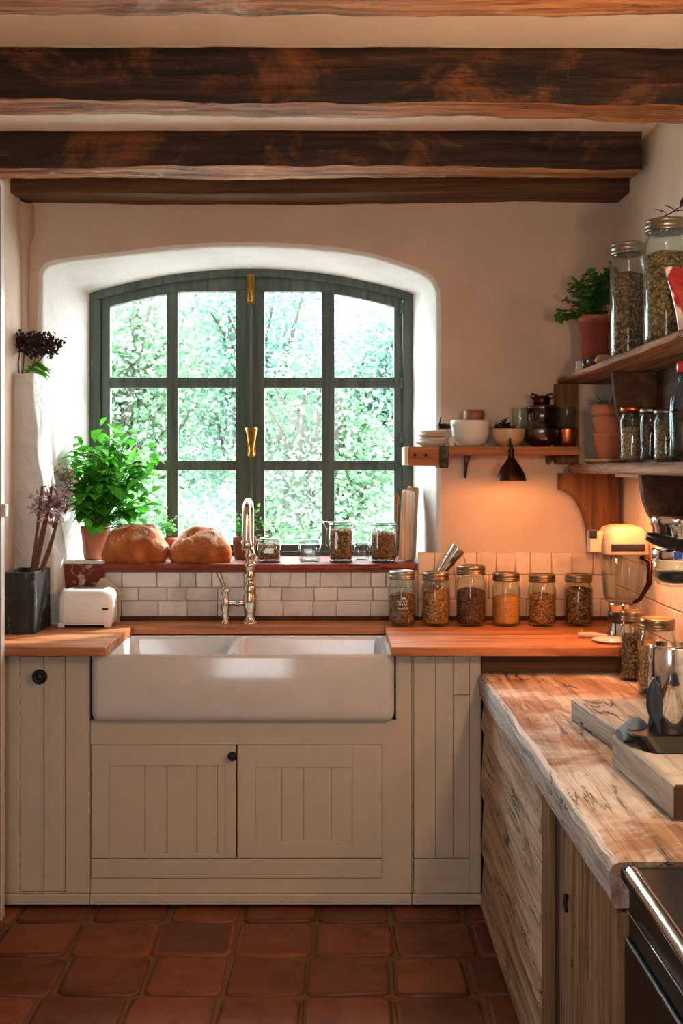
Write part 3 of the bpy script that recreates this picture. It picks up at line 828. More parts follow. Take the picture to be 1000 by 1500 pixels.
# ------------------------------------------------------------------ jars
def jar(label, x, y, z, r, h, fill, content, lid='lid', group=None, sq=0, seg=32, lidh=.15, name='glass_jar', neck=.86, tall=False, lidless=False, mark=False, tilt=0, body='glass'):
    t = thing(name, label, 'jar', (x, y, z), group)
    c = (x, y, z); zl = h*(1-lidh)
    sh = zl-.16*h if not tall else zl-.13*h
    out = [(r*.80, .001), (r*.93, .004), (r*.99, .014), (r, .03), (r, sh), (r*.985, sh+.02*h), (r*(neck+.05), sh+.075*h), (r*neck, sh+.10*h), (r*neck, zl+.02*h)]
    inn = [(r*neck-.004, zl+.02*h), (r*neck-.004, sh+.10*h), (r*.94, sh+.02*h), (r-.004, sh), (r-.004, .03), (r*.9, .009), (.002, .008)]
    MB().lathe(out+inn, c, seg, 0, 'Z', True, True, True, sq).build('glass_body', body, t)
    if content:
        fz = .009+(sh-.009)*fill
        mb = MB(); ri = r-.0055
        pr = [(r*.78, .0105), (r*.9, .012), (ri*.985, .022), (ri, .034), (ri, fz*.6), (ri, fz), (ri*.8, fz+.006), (ri*.4, fz+.011), (.002, fz+.013)]
        mb.lathe(pr, c, seg, 0, 'Z', True, True, True, sq)
        for i, p in enumerate(mb.v):
            if p.z-z > fz*.9:
                mb.v[i] = p+Vector((0, 0, .007*mnoise.noise(Vector((p.x*40+x*9, p.y*40, 0)))))
        mb.build('contents', content, t)
    if lid:
        rl = r*neck+.003
        mb = MB()
        mb.lathe([(rl*.9, zl), (rl*1.02, zl), (rl*1.04, zl+.004), (rl*1.04, zl+.02*h), (rl*1.0, zl+.028*h), (rl*1.04, zl+.04*h), (rl*1.04, zl+.06*h), (rl*1.0, zl+.068*h), (rl*1.03, zl+.08*h), (rl*1.03, h-.006), (rl*.99, h-.001), (rl*.9, h), (rl*.84, h-.003), (.002, h-.003)], c, seg, 0, 'Z', True, True, True, sq)
        mb.build('jar_lid', lid, t)
    if mark:
        mb = MB()
        for k, (u, v, w) in enumerate(((-.42, .46, .8), (-.3, .40, .62), (-.35, .34, .72), (-.1, .52, .3))):
            pts = []
            for i in range(14):
                f = i/13; a = -PI/2+(u+w*f)
                zz_ = z+h*v+.006*math.sin(i*2.1+k)
                pts.append((x+(r+.0006)*math.cos(a), y+(r+.0006)*math.sin(a), zz_))
            mb.tube(pts, .0011, 5)
        mb.build('raised_mark', 'white', t)
    return t
CY = 4.43
def cj(px0, px1, ytop, ybot, *a, **k):
    h = (ybot-ytop)*CY/F*1.0; r = (px1-px0)/2*CY/F
    return jar(a[0], xx((px0+px1)/2, CY), CY, CT+.0005, r, h, *a[1:], group='spice jars along the tiles', **k)
cj(568, 609, 833, 913, 'mason jar of brown powder with pale raised script, right beside the sink', .78, 'g_brown', 'lidgrey', mark=True)
cj(617, 659, 838, 916, 'mason jar of pale tan seeds standing in front of the metal scoop', .96, 'g_wheat')
cj(667, 712, 829, 917, 'tallest mason jar in the row, filled with dark red brown spice', .82, 'g_dark')
cj(720, 762, 841, 918, 'mason jar of fine bright orange ground spice', .76, 'g_orange')
cj(773, 814, 843, 918, 'mason jar of coarse golden seeds between the orange spice and the blender-side jar', .82, 'g_seed')
cj(826, 868, 843, 918, 'mason jar of mottled brown spice nearest the blender', 1.0, 'g_brown')
jar('slim glass jar of dark peppery seeds on the weathered counter by the blender', 1.012, 3.825, .830, .043, .236, .9, 'g_bean', 'lid', 'jars on the weathered counter')
jar('wide glass jar of brown grain on the weathered counter behind the chrome flask', 1.030, 3.60, .830, .060, .24, .82, 'g_nut', 'lid', 'jars on the weathered counter')
# upper shelf jars
UZ, LZ = 1.909, 1.565
jar('tall glass jar of brown beans next to the potted herb on the upper shelf', .975, 3.74, UZ+.0005, .060, .385, .93, 'g_bean', 'lidgrey', 'storage jars on the upper shelf', tall=True, lidh=.1)
jar('tall glass jar of green brown lentils behind the red packet on the upper shelf', .972, 3.30, UZ+.0005, .066, .365, .93, 'g_lentil', 'lidgrey', 'storage jars on the upper shelf', tall=True, lidh=.1)
# lower shelf jars
jar('wide glass jar of pale grain next to the stacked flowerpots on the lower shelf', 1.020, 3.865, LZ+.0005, .043, .195, .78, 'g_sand', 'copper', 'jars on the lower shelf', lidh=.1)
jar('slim glass jar of dark tea in the middle of the lower shelf jars', 1.040, 3.715, LZ+.0005, .034, .182, .85, 'g_black', 'lidgrey', 'jars on the lower shelf', lidh=.1)
jar('glass jar of dusty brown powder beside the blue bottle on the lower shelf', 1.050, 3.57, LZ+.0005, .040, .170, .85, 'g_sand', 'lidgrey', 'jars on the lower shelf', lidh=.1)
# bottle
t = thing('glass_bottle', 'bluish glass bottle with a red cap at the end of the lower shelf', 'bottle', (1.02, 3.28, LZ))
MB().lathe([(.036, .001), (.043, .006), (.047, .02), (.047, .15), (.044, .18), (.034, .205), (.024, .225), (.021, .24), (.021, .272), (.016, .272), (.016, .24), (.03, .205), (.042, .16), (.042, .02), (.002, .012)], (1.02, 3.28, LZ+.0005), 28).build('bottle_body', 'glassb', t)
MB().lathe([(.023, .262), (.025, .264), (.025, .29), (.022, .294), (.002, .295)], (1.02, 3.28, LZ+.0005), 24).build('bottle_cap', 'redpack', t)
MB().lathe([(.0345, .0145), (.040, .02), (.0405, .145), (.03, .15), (.002, .15)], (1.02, 3.28, LZ+.0005), 24).build('contents', 'steel', t)
# window sill jars (squarish)
def sj(px0, px1, ytop, label, fill, cont, Y=4.68, lid=None, **k):
    r = (px1-px0)/2*Y/F*.98; h = SILL-zz(ytop, Y); h = zz(ytop, Y)-SILL
    return jar(label, xx((px0+px1)/2, Y), Y, SILL+.0005, r, h, fill, cont, lid, 'jars on the window ledge', 6, lidh=k.pop('lidh', .08), neck=.92, tall=True, body='glasso', **k)
sj(377, 412, 788, 'low square jar of golden cereal beside the tap on the window ledge', .95, 'g_nut', lid='glasso', lidh=.14)
sj(437, 470, 790, 'small empty clear jar alone in the middle of the window ledge', .0, None, lid='glasso', lidh=.14)
tj = sj(481, 517, 765, 'tall square clip jar of brown grain with a wire bail, on the window ledge', .98, 'g_nut', lid='glasso')
mb = MB(); Y = 4.68; cxx = xx(499, Y); hz_ = zz(765, Y); w = .058
mb.tube([(cxx-w, Y-.0, hz_-.03), (cxx-w-.008, Y-.02, hz_-.01), (cxx-w-.02, Y-.03, hz_+.004), (cxx-w+.02, Y-.05, hz_+.002), (cxx+w-.02, Y-.05, hz_+.002), (cxx+w, Y, hz_-.01), (cxx+w, Y, hz_-.03)], .0022, 6)
mb.tube([(cxx-w, Y, hz_-.03), (cxx-w-.004, Y-.01, hz_-.09), (cxx-w+.004, Y-.02, hz_-.1)], .002, 6)
mb.build('wire_bail', 'chrome', tj)
sj(518, 541, 795, 'tiny empty clear jar between the two tall square jars', .0, None, Y=4.76, lid='glasso', lidh=.14)
sj(542, 580, 765, 'tall square jar of tan grain closest to the leaning boards', .86, 'g_seed', lid='glasso')

# ------------------------------------------------------------------ plants
def pot(parent, c, rt, rb, h, m='terra', rim=.012, soil=True, name='pot'):
    mb = MB()
    mb.lathe([(rb*.9, 0), (rb, .003), (rb+(rt-rb)*.78, h-.03 if h > .06 else h*.7), (rt*.985, h-.03 if h > .06 else h*.7), (rt, h-.004), (rt*.985, h), (rt*.92, h), (rt*.9, h-.006), (rt*.86, h-.02), (.002, h-.02)], c, 32)
    p = mb.build(name, m, parent)
    if soil: MB().lathe([(rt*.855, h-.0195), (rt*.6, h-.013), (.002, h-.012)], c, 20, 0, 'Z', False).build('soil', 'soil', parent)
    return p
def plant(parent, base, tips, leafm, stemm, L, W, per, rnd, spread=.03, droop=.2, srad=.0022, start=.35):
    st = MB(); lf = MB()
    for tp in tips:
        b = Vector(base)+Vector(((rnd.random()-.5)*spread, (rnd.random()-.5)*spread, 0)); tp = Vector(tp)
        mid = b.lerp(tp, .5)+Vector(((b.x-tp.x)*.18, (b.y-tp.y)*.18, .02))
        pts = [(b*(1-f)**2+mid*2*f*(1-f)+tp*f*f) for f in [i/6 for i in range(7)]]
        st.tube(pts, [srad*(1-.6*i/6) for i in range(7)], 6)
        for k in range(per):
            f = start+(1-start)*(k+rnd.random())/per
            p = b*(1-f)**2+mid*2*f*(1-f)+tp*f*f
            a = rnd.random()*2*PI
            d = Vector((math.cos(a), math.sin(a), .35-droop*rnd.random()*3))
            s = .6+.6*rnd.random()
            lf.leaf(p, d, Vector((rnd.random()*.5-.25, rnd.random()*.5-.25, 1)), L*s, W*s, 0, .1+.4*rnd.random())
        lf.leaf(tp, Vector((rnd.random()-.5, rnd.random()-.5, .5)), Vector((rnd.random()-.5, -.5, 1)), L*.7, W*.7)
    st.build('stem', stemm, parent); lf.build('foliage', leafm, parent)
rn = random.Random(11)
bx, by = xx(139, 4.8), 4.8
t = thing('potted_basil', 'large bushy bright green basil in a terracotta pot beside the loaves', 'plant', (bx, by, SILL))
pot(t, (bx, by, SILL+.0005), .060, .045, .140)
tips = []
for k in range(64):
    a = rn.random()*2*PI; r = .25*math.sqrt(rn.random()); h = rn.random()
    zc = 1.39+.35*h
    rr2 = r*(1.05-.45*abs(h-.45)*1.6)
    tips.append((max(-1.12, xx(163, 4.8)+math.cos(a)*rr2), min(4.93, by-.03+math.sin(a)*rr2*.65), zc-.10*(r/.25)**2))
plant(t, (bx, by, SILL+.12), tips, 'basil', 'stem', .066, .050, 9, rn, .07, .25, .003, .5)
# small herb between loaves
b = (xx(246, 4.88), 4.88)
t = thing('potted_herb', 'tiny pale green herb peeking up between the two loaves', 'plant', (b[0], b[1], SILL), None)
pot(t, (b[0], b[1], SILL+.0005), .04, .03, .085)
plant(t, (b[0], b[1], SILL+.07), [(b[0]+(rn.random()-.5)*.1, b[1]+(rn.random()-.5)*.07, SILL+.11+.075*rn.random()) for _ in range(16)], 'herbpale', 'stem', .022, .016, 7, rn, .03, .1, .0012)
b = (xx(358, 4.80), 4.80)
t = thing('potted_herb', 'loose green herb in a small wicker pot behind the tap', 'plant', (b[0], b[1], SILL))
pot(t, (b[0], b[1], SILL+.0005), .052, .043, .095, 'wicker')
plant(t, (b[0], b[1], SILL+.08), [(b[0]+.03+(rn.random()-.5)*.2, b[1]+(rn.random()-.5)*.1, SILL+.10+.13*rn.random()) for _ in range(24)], 'herbpale', 'stem', .026, .018, 8, rn, .05, .1, .0013)
# herb on upper shelf
b = (1.0, 4.33)
t = thing('potted_herb', 'dark green herb in a glazed red brown pot on the upper shelf', 'plant', (b[0], b[1], UZ))
pot(t, (b[0], b[1], UZ+.0005), .068, .05, .222, 'terraglaze')
tips = [(b[0]-.02+(rn.random()-.5)*.2, b[1]+(rn.random()-.5)*.14, UZ+.23+.18*rn.random()**.8) for _ in range(52)]
tips += [(b[0]-.13-.04*rn.random(), b[1]-.03+.04*rn.random(), UZ+.20+.05*rn.random()) for _ in range(7)]
plant(t, (b[0], b[1], UZ+.205), tips, 'herb', 'stem', .03, .028, 12, rn, .07, .1, .0014)
# stacked flowerpots with spiky plant
b = (1.035, 4.25)
t = thing('clay_saucer', 'pale clay saucer under the stacked flowerpots', 'saucer', (b[0], b[1], LZ))
ORG[t.name] = Vector((b[0], b[1], LZ))
MB().lathe([(.055, .0005), (.075, .004), (.088, .016), (.086, .017), (.07, .008), (.002, .007)], (b[0]-.012, b[1], LZ), 32).build('dish', 'tanbowl', t)
z0 = LZ+.0085
for k, (lab, rt, rb, h, dz) in enumerate((('bottom clay flowerpot of the nested stack', .0605, .043, .105, 0), ('middle clay flowerpot of the nested stack', .0635, .046, .105, .062), )):
    p = MB().lathe([(rb*.9, 0), (rb, .003), (rb+(rt-rb)*.6, h-.04), (rt*.96, h-.008), (rt, h), (rt*.93, h), (rt*.9, h-.01), (rb*.97, .012), (.002, .011)], (b[0], b[1], z0+dz), 32).build('flowerpot', 'terra')
    tag(p, lab+' on the lower shelf', 'flowerpot', 'nested flowerpots')
t = thing('potted_succulent', 'spiky grey green succulent in the topmost clay pot of the nested stack', 'plant', (b[0], b[1], z0+.124), None)
MB().lathe([(.043, 0), (.047, .003), (.058, .05), (.0635, .052), (.0645, .088), (.06, .088), (.057, .075), (.002, .075)], (b[0], b[1], z0+.124), 32).build('pot', 'terra', t)
mb = MB()
for k in range(26):
    a = rn.random()*2*PI; e = .3+.7*rn.random()
    mb.leaf((b[0]+math.cos(a)*.02, b[1]+math.sin(a)*.02, z0+.199), (math.cos(a)*(1.1-e*.7), math.sin(a)*(1.1-e*.7), e), (-math.cos(a), -math.sin(a), 1), .06+.04*rn.random(), .012, 0, .2)
mb.build('foliage', 'succ', t)

# ------------------------------------------------------------------ bread
def loaf(label, px0, px1, ytop, seed, Y=4.665):
    a = (px1-px0)/2*Y/F; h = zz(ytop, Y)-SILL; x = xx((px0+px1)/2, Y)
    mb = MB().blob((x, Y, SILL+h*.24), (a, .085, h*.76), .12, seed, 44, 30, 1.7, 0, h*.238)
    for i, p in enumerate(mb.v):
        u = (p.x-x)/a
        q = p.copy()
        if p.z > SILL+h*.35:
            q.z += .010*mnoise.noise(Vector((p.x*18, p.y*26+p.x*8, seed)))-.008*max(0, 1-abs((p.y-Y+.03-.25*(p.x-x)))/.012)
        mb.v[i] = q
    o = mb.build('bread_loaf', 'bread'); return tag(o, label, 'bread', 'loaves on the window ledge')
loaf('round crusty loaf next to the basil pot on the window ledge', 150, 247, 767, 3)
loaf('round crusty loaf nearer the tap on the window ledge', 249.5, 338, 772, 8)

# ------------------------------------------------------------------ planter with dried stems
PX0, PX1, PY0, PY1 = -1.235, -1.117, 4.19, 4.425
t = thing('wooden_planter', 'black rough wooden planter box standing on the oak worktop beside the toaster', 'planter', ((PX0+PX1)/2, (PY0+PY1)/2, CT))
mb = MB(); H = .228; w = .014
def tb(x0, x1, y0, y1, fl=.006): 
    b_ = [(x0, y0), (x1, y0), (x1, y1), (x0, y1)]
    mb.box(x0, x1, y0, y1, CT+.001, CT+H)
tb(PX0, PX1, PY0, PY0+w); tb(PX0, PX1, PY1-w, PY1); tb(PX0, PX0+w, PY0+w, PY1-w); tb(PX1-w, PX1, PY0+w, PY1-w)
mb.box(PX0+w, PX1-w, PY0+w, PY1-w, CT+.001, CT+H-.05)
mb.build('box', 'planter', t, .003)
def dried(name, label, cat, base, stems, heads, sm, hm, srad, cl, seed, fl=.012):
    rr3 = random.Random(seed)
    t = thing(name, label, cat, base)
    st = MB(); hd = MB()
    for a, b_ in stems:
        a, b_ = Vector(a), Vector(b_)
        m = a.lerp(b_, .5)+Vector(((rr3.random()-.5)*.012, (rr3.random()-.5)*.01, 0))
        st.tube([a, a.lerp(m, .5), m, m.lerp(b_, .5), b_], [srad, srad*.95, srad*.9, srad*.85, srad*.7], 7)
    for c, r, n in heads:
        c = Vector(c)
        root = c-Vector((0, 0, r*1.1))
        for k in range(n):
            v = Vector((rr3.gauss(0, 1), rr3.gauss(0, 1)*.8, rr3.gauss(0, 1)*.8))
            p = c+v.normalized()*r*(rr3.random()**.5)
            if k % 3 == 0: st.tube([root, p], [.0011, .0007], 4)
            s = fl*(.5+.7*rr3.random())
            (hd.blob(p, (s*.5, s*.5, s*.4), .3, k, 6, 4) if k % 2 else hd.leaf(p, v, (rr3.gauss(0, 1), -1, rr3.gauss(0, 1)), s*1.5, s*1.0))
    st.build('stem', sm, t); hd.build('flower_head', hm, t); return t
Y = 4.31
st = []; hd = []
for (p0, p1, q1) in ((43, 62, 712), (48, 76, 712), (52, 84, 765), (46, 66, 760), (54, 80, 780)):
    st.append((at(p0+2, 850, Y), at(p1, q1, Y-.01)))
for (p, q, r, n) in ((62, 735, .045, 60), (84, 722, .055, 95), (95, 735, .04, 60), (78, 755, .045, 70), (55, 745, .03, 34), (100, 700, .03, 30), (88, 690, .028, 22)):
    hd.append((at(p, q, Y), r, n))
dried('dried_flower_bunch', 'tall bunch of dusty pink dried flowers with thick brown stalks in the black planter', 'dried flowers', at(48, 850, Y), st, hd, 'twig', 'dried', .0075, .05, 5)
# dark flowers on pier
Y = 4.50; zt_ = 1.925
st = []; hd = []
for p0, p1, q1 in ((15, 12, 520), (20, 22, 515), (28, 30, 510), (33, 36, 512), (40, 62, 505), (36, 70, 515), (24, 18, 505)):
    st.append((Vector((xx(p0, Y), Y, zt_-.012)), at(p1, q1, Y)))
for p, q, r, n in ((17, 500, .03, 60), (28, 496, .035, 90), (38, 503, .035, 90), (52, 498, .035, 80), (66, 500, .035, 80), (76, 505, .03, 50), (84, 500, .03, 24), (60, 510, .03, 50), (76, 517, .022, 24), (10, 500, .02, 30), (46, 512, .03, 60)):
    hd.append((at(p, q, Y), r, n))
dt = dried('dried_flower_bunch', 'dark purple dried flowers with a few green leaves on top of the white pier', 'dried flowers', (xx(30, Y), Y, zt_), st, hd, 'twig', 'darkfl', .0035, .05, 6, .014)
mb = MB(); rr3 = random.Random(3)
for k in range(14):
    p = at(34+rr3.random()*20, 528+rr3.random()*14, Y-.01)
    mb.leaf(p, Vector((.5+.8*rr3.random(), -.3+.4*rr3.random(), -.5*rr3.random())), (0, -.6, 1), .05+.03*rr3.random(), .018)
mb.build('green_leaf', 'basil', dt)

# ------------------------------------------------------------------ toaster
Y0, Y1 = 4.35, 4.50
x0, x1 = xx(84, 4.37), xx(165, 4.37); zb = CT
t = thing('toaster', 'small cream white enamel toaster standing between the black planter and the sink', 'toaster', ((x0+x1)/2, 4.43, CT))
def tring(ins, z, r): return rring(x0+ins, x1-ins, Y0+ins*.7, Y1-ins*.7, (r,)*4, z, 6)
mb = MB()
mb.loft([tring(.006, CT+.012, .03), tring(.001, CT+.02, .03), tring(0, CT+.04, .03), tring(.002, CT+.108, .03), tring(.006, CT+.128, .03), tring(.014, CT+.139, .03), tring(.026, CT+.145, .025), tring(.045, CT+.146, .015)], True, True, True, True)
bd = mb.build('housing', 'enamel', t)
mb = MB()
mb.box(x0+.055, x1-.04, 4.40, 4.412, CT+.1462, CT+.1475); mb.box(x0+.055, x1-.04, 4.438, 4.45, CT+.1462, CT+.1475); mb.build('slot', 'black', t)
mb = MB().loft([tring(.02, CT+.0005, .02), tring(.012, CT+.013, .02)], True, True, True, False); mb.build('base', 'black', t)
mb = MB().box(x1-.036, x1-.014, Y0-.004, Y0+.004, CT+.070, CT+.078); mb.build('button', 'black', t, .002)
for xa_ in (x0+.004, x1-.030): MB().box(xa_, xa_+.026, Y0+.004, Y0+.03, CT+.0005, CT+.02).build('foot', 'enamel', t, .004)
mb = MB().tube([(x0+.02, 4.42, CT+.05), (x0-.004, 4.42, CT+.055), (x0-.008, 4.42, CT+.09), (x0+.02, 4.42, CT+.143)], [.012, .014, .014, .012], 10); mb.build('end_handle', 'enamel', t)
mb = MB()
pts = [(x0+.115, .0), (x0+.135, .03), (x0+.155, .035), (x0+.185, .01), (x0+.215, -.02), (x0+.22, -.05), (x0+.16, -.03), (x0+.12, -.02)]
pp = [(px, zz(858, 4.52)+dz) for px, dz in pts]
mb.prism(pp, 'Y', 4.522, 4.531)
mb.box(x0+.13, x0+.21, 4.521, 4.532, CT+.001, zz(858, 4.52)-.015)
tag(mb.rough(.004, 30, 2).build('torn_cardboard', 'beige'), 'torn scrap of beige cardboard propped behind the toaster', 'cardboard')

# ------------------------------------------------------------------ leaning boards on ledge
Ry = lambda a: Matrix.Rotation(a, 3, 'Y')
def lean(label, x, y, w, h, th, ang, m, name='chopping_board', yaw=0):
    mb = MB(); r = .010
    poly = [(-w/2, 0), (w/2, 0), (w/2, h-r), (w/2-r*.3, h-r*.3), (w/2-r, h), (-w/2+r, h), (-w/2+r*.3, h-r*.3), (-w/2, h-r)]
    mb.prism(poly, 'Y', -th/2, th/2)
    M_ = Matrix.Translation((x, y, SILL+.001)) @ Matrix.Rotation(yaw, 4, 'Z') @ Matrix.Rotation(ang, 4, 'Y')
    lo = 0
    vs = [M_ @ p for p in mb.v]; lo = min(p.z for p in vs)
    mb.v = [p+Vector((0, 0, SILL+.0008-lo)) for p in vs]
    o = mb.build(name, m, None, .002); return o
tag(lean('', xx(593, 4.70), 4.70, .085, .29, .016, .10, 'paleboard', yaw=.95), 'tall pale wooden board leaning in front at the end of the window ledge', 'board', 'boards leaning on the window ledge')
tag(lean('', xx(600, 4.76), 4.765, .075, .305, .014, .09, 'brownboard', yaw=.95), 'brown wooden board tucked behind the pale one at the end of the window ledge', 'board', 'boards leaning on the window ledge')
t_ = MB().tube([(xx(578, 4.8), 4.80, SILL+.002), (xx(581, 4.8), 4.80, zz(728, 4.80))], [.008, .006], 10)
t_.blob((xx(581, 4.8), 4.80, zz(732, 4.8)), (.011, .006, .03), 0, 0, 12, 8)
tag(t_.build('wooden_spoon', 'brownboard'), 'thin wooden spoon upright between the tan jar and the leaning boards', 'spoon')

# ------------------------------------------------------------------ window-wall shelf
SZ = 1.632; SY = 4.385
t = thing('kitchen_shelf', 'short pine shelf on the window wall carrying plates, bowls and pots', 'shelf', (.6, 4.5, 1.6))
xs0, xs1 = xx(655, SY), xx(851, SY)
MB().box(xs0-.03, xs1, SY, YB-.002, SZ-.033, SZ).build('shelf_board', 'shelfx', t, .004)
mb = MB().box(xx(598, SY), xx(648, SY), SY-.012, 4.56, zz(682, SY), SZ-.0005); eb = mb.build('end_block', 'shelfx', t, .004)
MB().box(xx(592, SY), xx(598, SY)-.0005, SY-.010, 4.56, zz(681, SY), SZ-.001).build('end_cap', 'paleboard', t, .002)
for q in (607, 623): MB().lathe([(.006, -.001), (.006, .003), (.002, .004)], (xx(q, SY), SY-.012, zz(667, SY)), 12, 0, 'Y').build('bolt_head', 'iron', eb)
mb = MB().box(xx(643, SY), xx(656, SY), SY-.02, SY-.012, zz(684, SY), SZ+.002); mb.box(xx(643, SY), xx(656, SY), SY-.02, 4.55, zz(686, SY)+.002, zz(683, SY)); mb.lathe([(.016, -.012), (.018, 0), (.016, .012)], (xx(649.5, SY), SY-.012, zz(679, SY)), 14, 0, 'Y')
mb.build('iron_strap', 'iron', t, .002)
for q, zq in ((683, 700), (803, 678)):
    x = xx(q, YB-.05)
    mb = MB().prism([(YB-.003, SZ-.034), (SY+.06, SZ-.034), (SY+.07, SZ-.05), (YB-.06, SZ-.07), (YB-.016, zz(zq, YB)), (YB-.003, zz(zq, YB))], 'X', x-.004, x+.004)
    mb.build('bracket', 'iron', t, .001)
# pendant lamp
LX, LYp = xx(748.5, 4.36), 4.36
t = thing('small_pendant_lamp', 'small dark bronze cone lamp hanging in front of the pine shelf', 'lamp', (LX, LYp, zz(704, 4.36)))
lz = lambda py: zz(py, 4.36)
mb = MB()
mb.lathe([(.0575, lz(704)), (.058, lz(703)), (.050, lz(693)), (.038, lz(684)), (.024, lz(677)), (.013, lz(671)), (.012, lz(671)), (.022, lz(678)), (.036, lz(685)), (.048, lz(694)), (.056, lz(704))], (LX, LYp, 0), 36, 0, 'Z', False, False)
mb.build('lamp_shade', 'bronze', t)
MB().lathe([(.011, lz(672)), (.013, lz(669)), (.009, lz(664)), (.013, lz(661)), (.008, lz(657)), (.004, lz(652))], (LX, LYp, 0), 16).build('socket', 'bronze', t)
mb = MB().tube([(LX, LYp, lz(653)), (LX-.004, LYp, lz(645)), (LX-.002, LYp+.01, lz(642)), (LX, SY+.02, SZ+.004), (LX, SY+.06, SZ+.003)], [.0032]*5, 8); mb.build('cord', 'black', t)
em = NT('lamp bulb glow'); e_ = em.new('ShaderNodeEmission'); e_.inputs['Color'].default_value = (1, .55, .22, 1); e_.inputs['Strength'].default_value = 12; em.link(e_.outputs[0], em.out.inputs['Surface']); MT['bulb'] = em.m
MB().lathe([(.004, lz(676)), (.010, lz(680)), (.016, lz(688)), (.015, lz(694)), (.009, lz(698)), (.001, lz(699))], (LX, LYp, 0), 16).build('bulb', 'bulb', t)

# things on the shelf
GY = 4.47
gx = lambda px: xx(px, GY); gs = GY/F
def bowl(name, label, cat, px0, px1, ytop, m, prof=None, Y=GY, group=None, z0=SZ+.0005):
    r = (px1-px0)/2*Y/F; h = zz(ytop, Y)-z0; x = xx((px0+px1)/2, Y)
    pr = prof or [(.45, 0), (.5, .03), (.72, .15), (.9, .4), (.98, .75), (1, .97), (.985, 1), (.96, .97), (.93, .7), (.83, .38), (.6, .14), (.02, .1)]
    o = MB().lathe([(a*r, z0+b_*h) for a, b_ in pr], (x, Y, 0), 36).build(name, m)
    return tag(o, label, cat, group)
pl = [(.55, 0), (.6, .1), (.98, .75), (1, .9), (.98, 1), (.6, .5), (.02, .4)]
zz0 = SZ+.0005
for k, (r, m, lab) in enumerate(((.070, 'ceramic', 'bottom and widest white plate of the short stack on the pine shelf'), (.064, 'ceramic', 'second white plate from the bottom of the stack on the pine shelf'), (.060, 'tanbowl', 'tan plate in the stack on the pine shelf'), (.055, 'ceramic', 'topmost white plate of the stack on the pine shelf, under the dark ladle'))):
    x = xx(633, GY)-.0
    h = .020
    o = MB().lathe([(a*r, b_*h) for a, b_ in pl], (x+(k % 2)*.004, GY, zz0), 32).build('plate', m); tag(o, lab, 'plate', 'plates on the pine shelf'); zz0 += .0145
zl_ = zz0+.007
mb = MB().tube([(gx(640), GY-.03, zl_+.012), (gx(648), GY-.02, zl_+.016), (gx(657), GY+.01, zl_+.016)], [.010, .012, .010], 10)
mb.tube([(gx(641), GY-.03, zl_+.012), (gx(643), GY-.03, zl_+.03), (gx(644.5), GY-.03, zl_+.052)], [.004, .003, .0025], 8)
tag(mb.build('ladle', 'iron'), 'small dark metal ladle lying on the plates of the pine shelf', 'utensil')
bowl('small_cup', 'tiny pale cup between the plates and the white bowl', 'cup', 656, 666, 640, 'ceramic', [(.6, 0), (.8, .1), (1, .9), (.97, 1), (.9, .95), (.75, .2), (.02, .12)], 4.42)
bowl('mixing_bowl', 'deep white bowl with a wooden pot resting in it, on the pine shelf', 'bowl', 660, 718, 616, 'ceramic', [(.5, 0), (.62, .03), (.82, .18), (.93, .45), (.98, .8), (1.02, .95), (1.02, 1), (.98, .99), (.95, .8), (.88, .4), (.7, .14), (.02, .1)], 4.485)
r = 15.5*4.485/F; x = xx(694, 4.485)
# wooden pot rests on the bowl's bottom, its dome showing above the rim
zb_ = SZ+.0005+.1*(zz(616, 4.485)-SZ)+.004
o = MB().lathe([(r*.7, zb_), (r*.85, zb_+.004), (r*.9, zz(617, 4.485)), (r*.97, zz(612, 4.485)), (r, zz(608, 4.485)), (r*.98, zz(603, 4.485)), (r*.85, zz(600.5, 4.485)), (r*.5, zz(600, 4.485)), (.001, zz(600, 4.485))], (x, 4.485, 0), 28).build('wooden_pot', 'turned')
tag(o, 'round brown wooden pot sitting inside the deep white bowl', 'pot')
bowl('serving_bowl', 'shallow tan bowl of dark dried herbs above the hanging lamp', 'bowl', 719, 769, 628, 'tanbowl', None, 4.455)
mb = MB(); rr3 = random.Random(8); x = xx(738, 4.455)
for k in range(90):
    a = rr3.random()*2*PI; q = rr3.random()**.6
    p = Vector((x+math.cos(a)*q*.042, 4.455+math.sin(a)*q*.042, zz(633, 4.455)+.035*(1-q)*rr3.random()*1.4))
    mb.leaf(p, (rr3.random()-.5, rr3.random()-.5, .2+.6*rr3.random()), (rr3.random()-.5, rr3.random()-.5, 1), .028, .014, 0, .5)
mb.blob((x, 4.455, zz(634, 4.455)), (.044, .044, .016), .2, 3, 18, 10)
hb = mb.build('dried_herbs', 'darkfl'); hb['kind'] = 'stuff'; tag(hb, 'heap of dark dried herbs in the shallow tan bowl', 'herbs')
Yg = 4.53
bowl('glass_tumbler', 'clear glass tumbler standing behind the tan bowl and dark saucepan', 'glass', 749, 773, 597, 'glass', [(.8, 0), (.86, .02), (1, .98), (.98, 1), (.92, .99), (.8, .06), (.02, .04)], 4.553)
rb_ = bowl('steel_basin', 'dark steel basin under the saucepan on the pine shelf', 'bowl', 766, 818, 629, 'steel', None, 4.47)
zp = zz(629, 4.47)+.0005
t = thing('saucepan', 'dark lidded saucepan standing on the steel basin', 'saucepan', (xx(793, 4.47), 4.47, zp))
r = 23.5*4.47/F; hp = zz(598, 4.47)-zp; c = (xx(793, 4.47), 4.47, zp)
MB().lathe([(r*1.08, 0), (r*1.08, .003), (r*.96, .006), (r*.96, hp*.95), (r*1.03, hp), (r*.9, hp), (r*.9, .01), (.002, .008)], c, 36).build('pan_body', 'darkpot', t)
MB().lathe([(r*1.04, hp+.0005), (r*1.05, hp+.004), (r*.9, hp+.010), (r*.5, hp+.016), (.002, hp+.018)], c, 36).build('pan_lid', 'steel', t)
mb = MB(); zk = zp+hp+.014
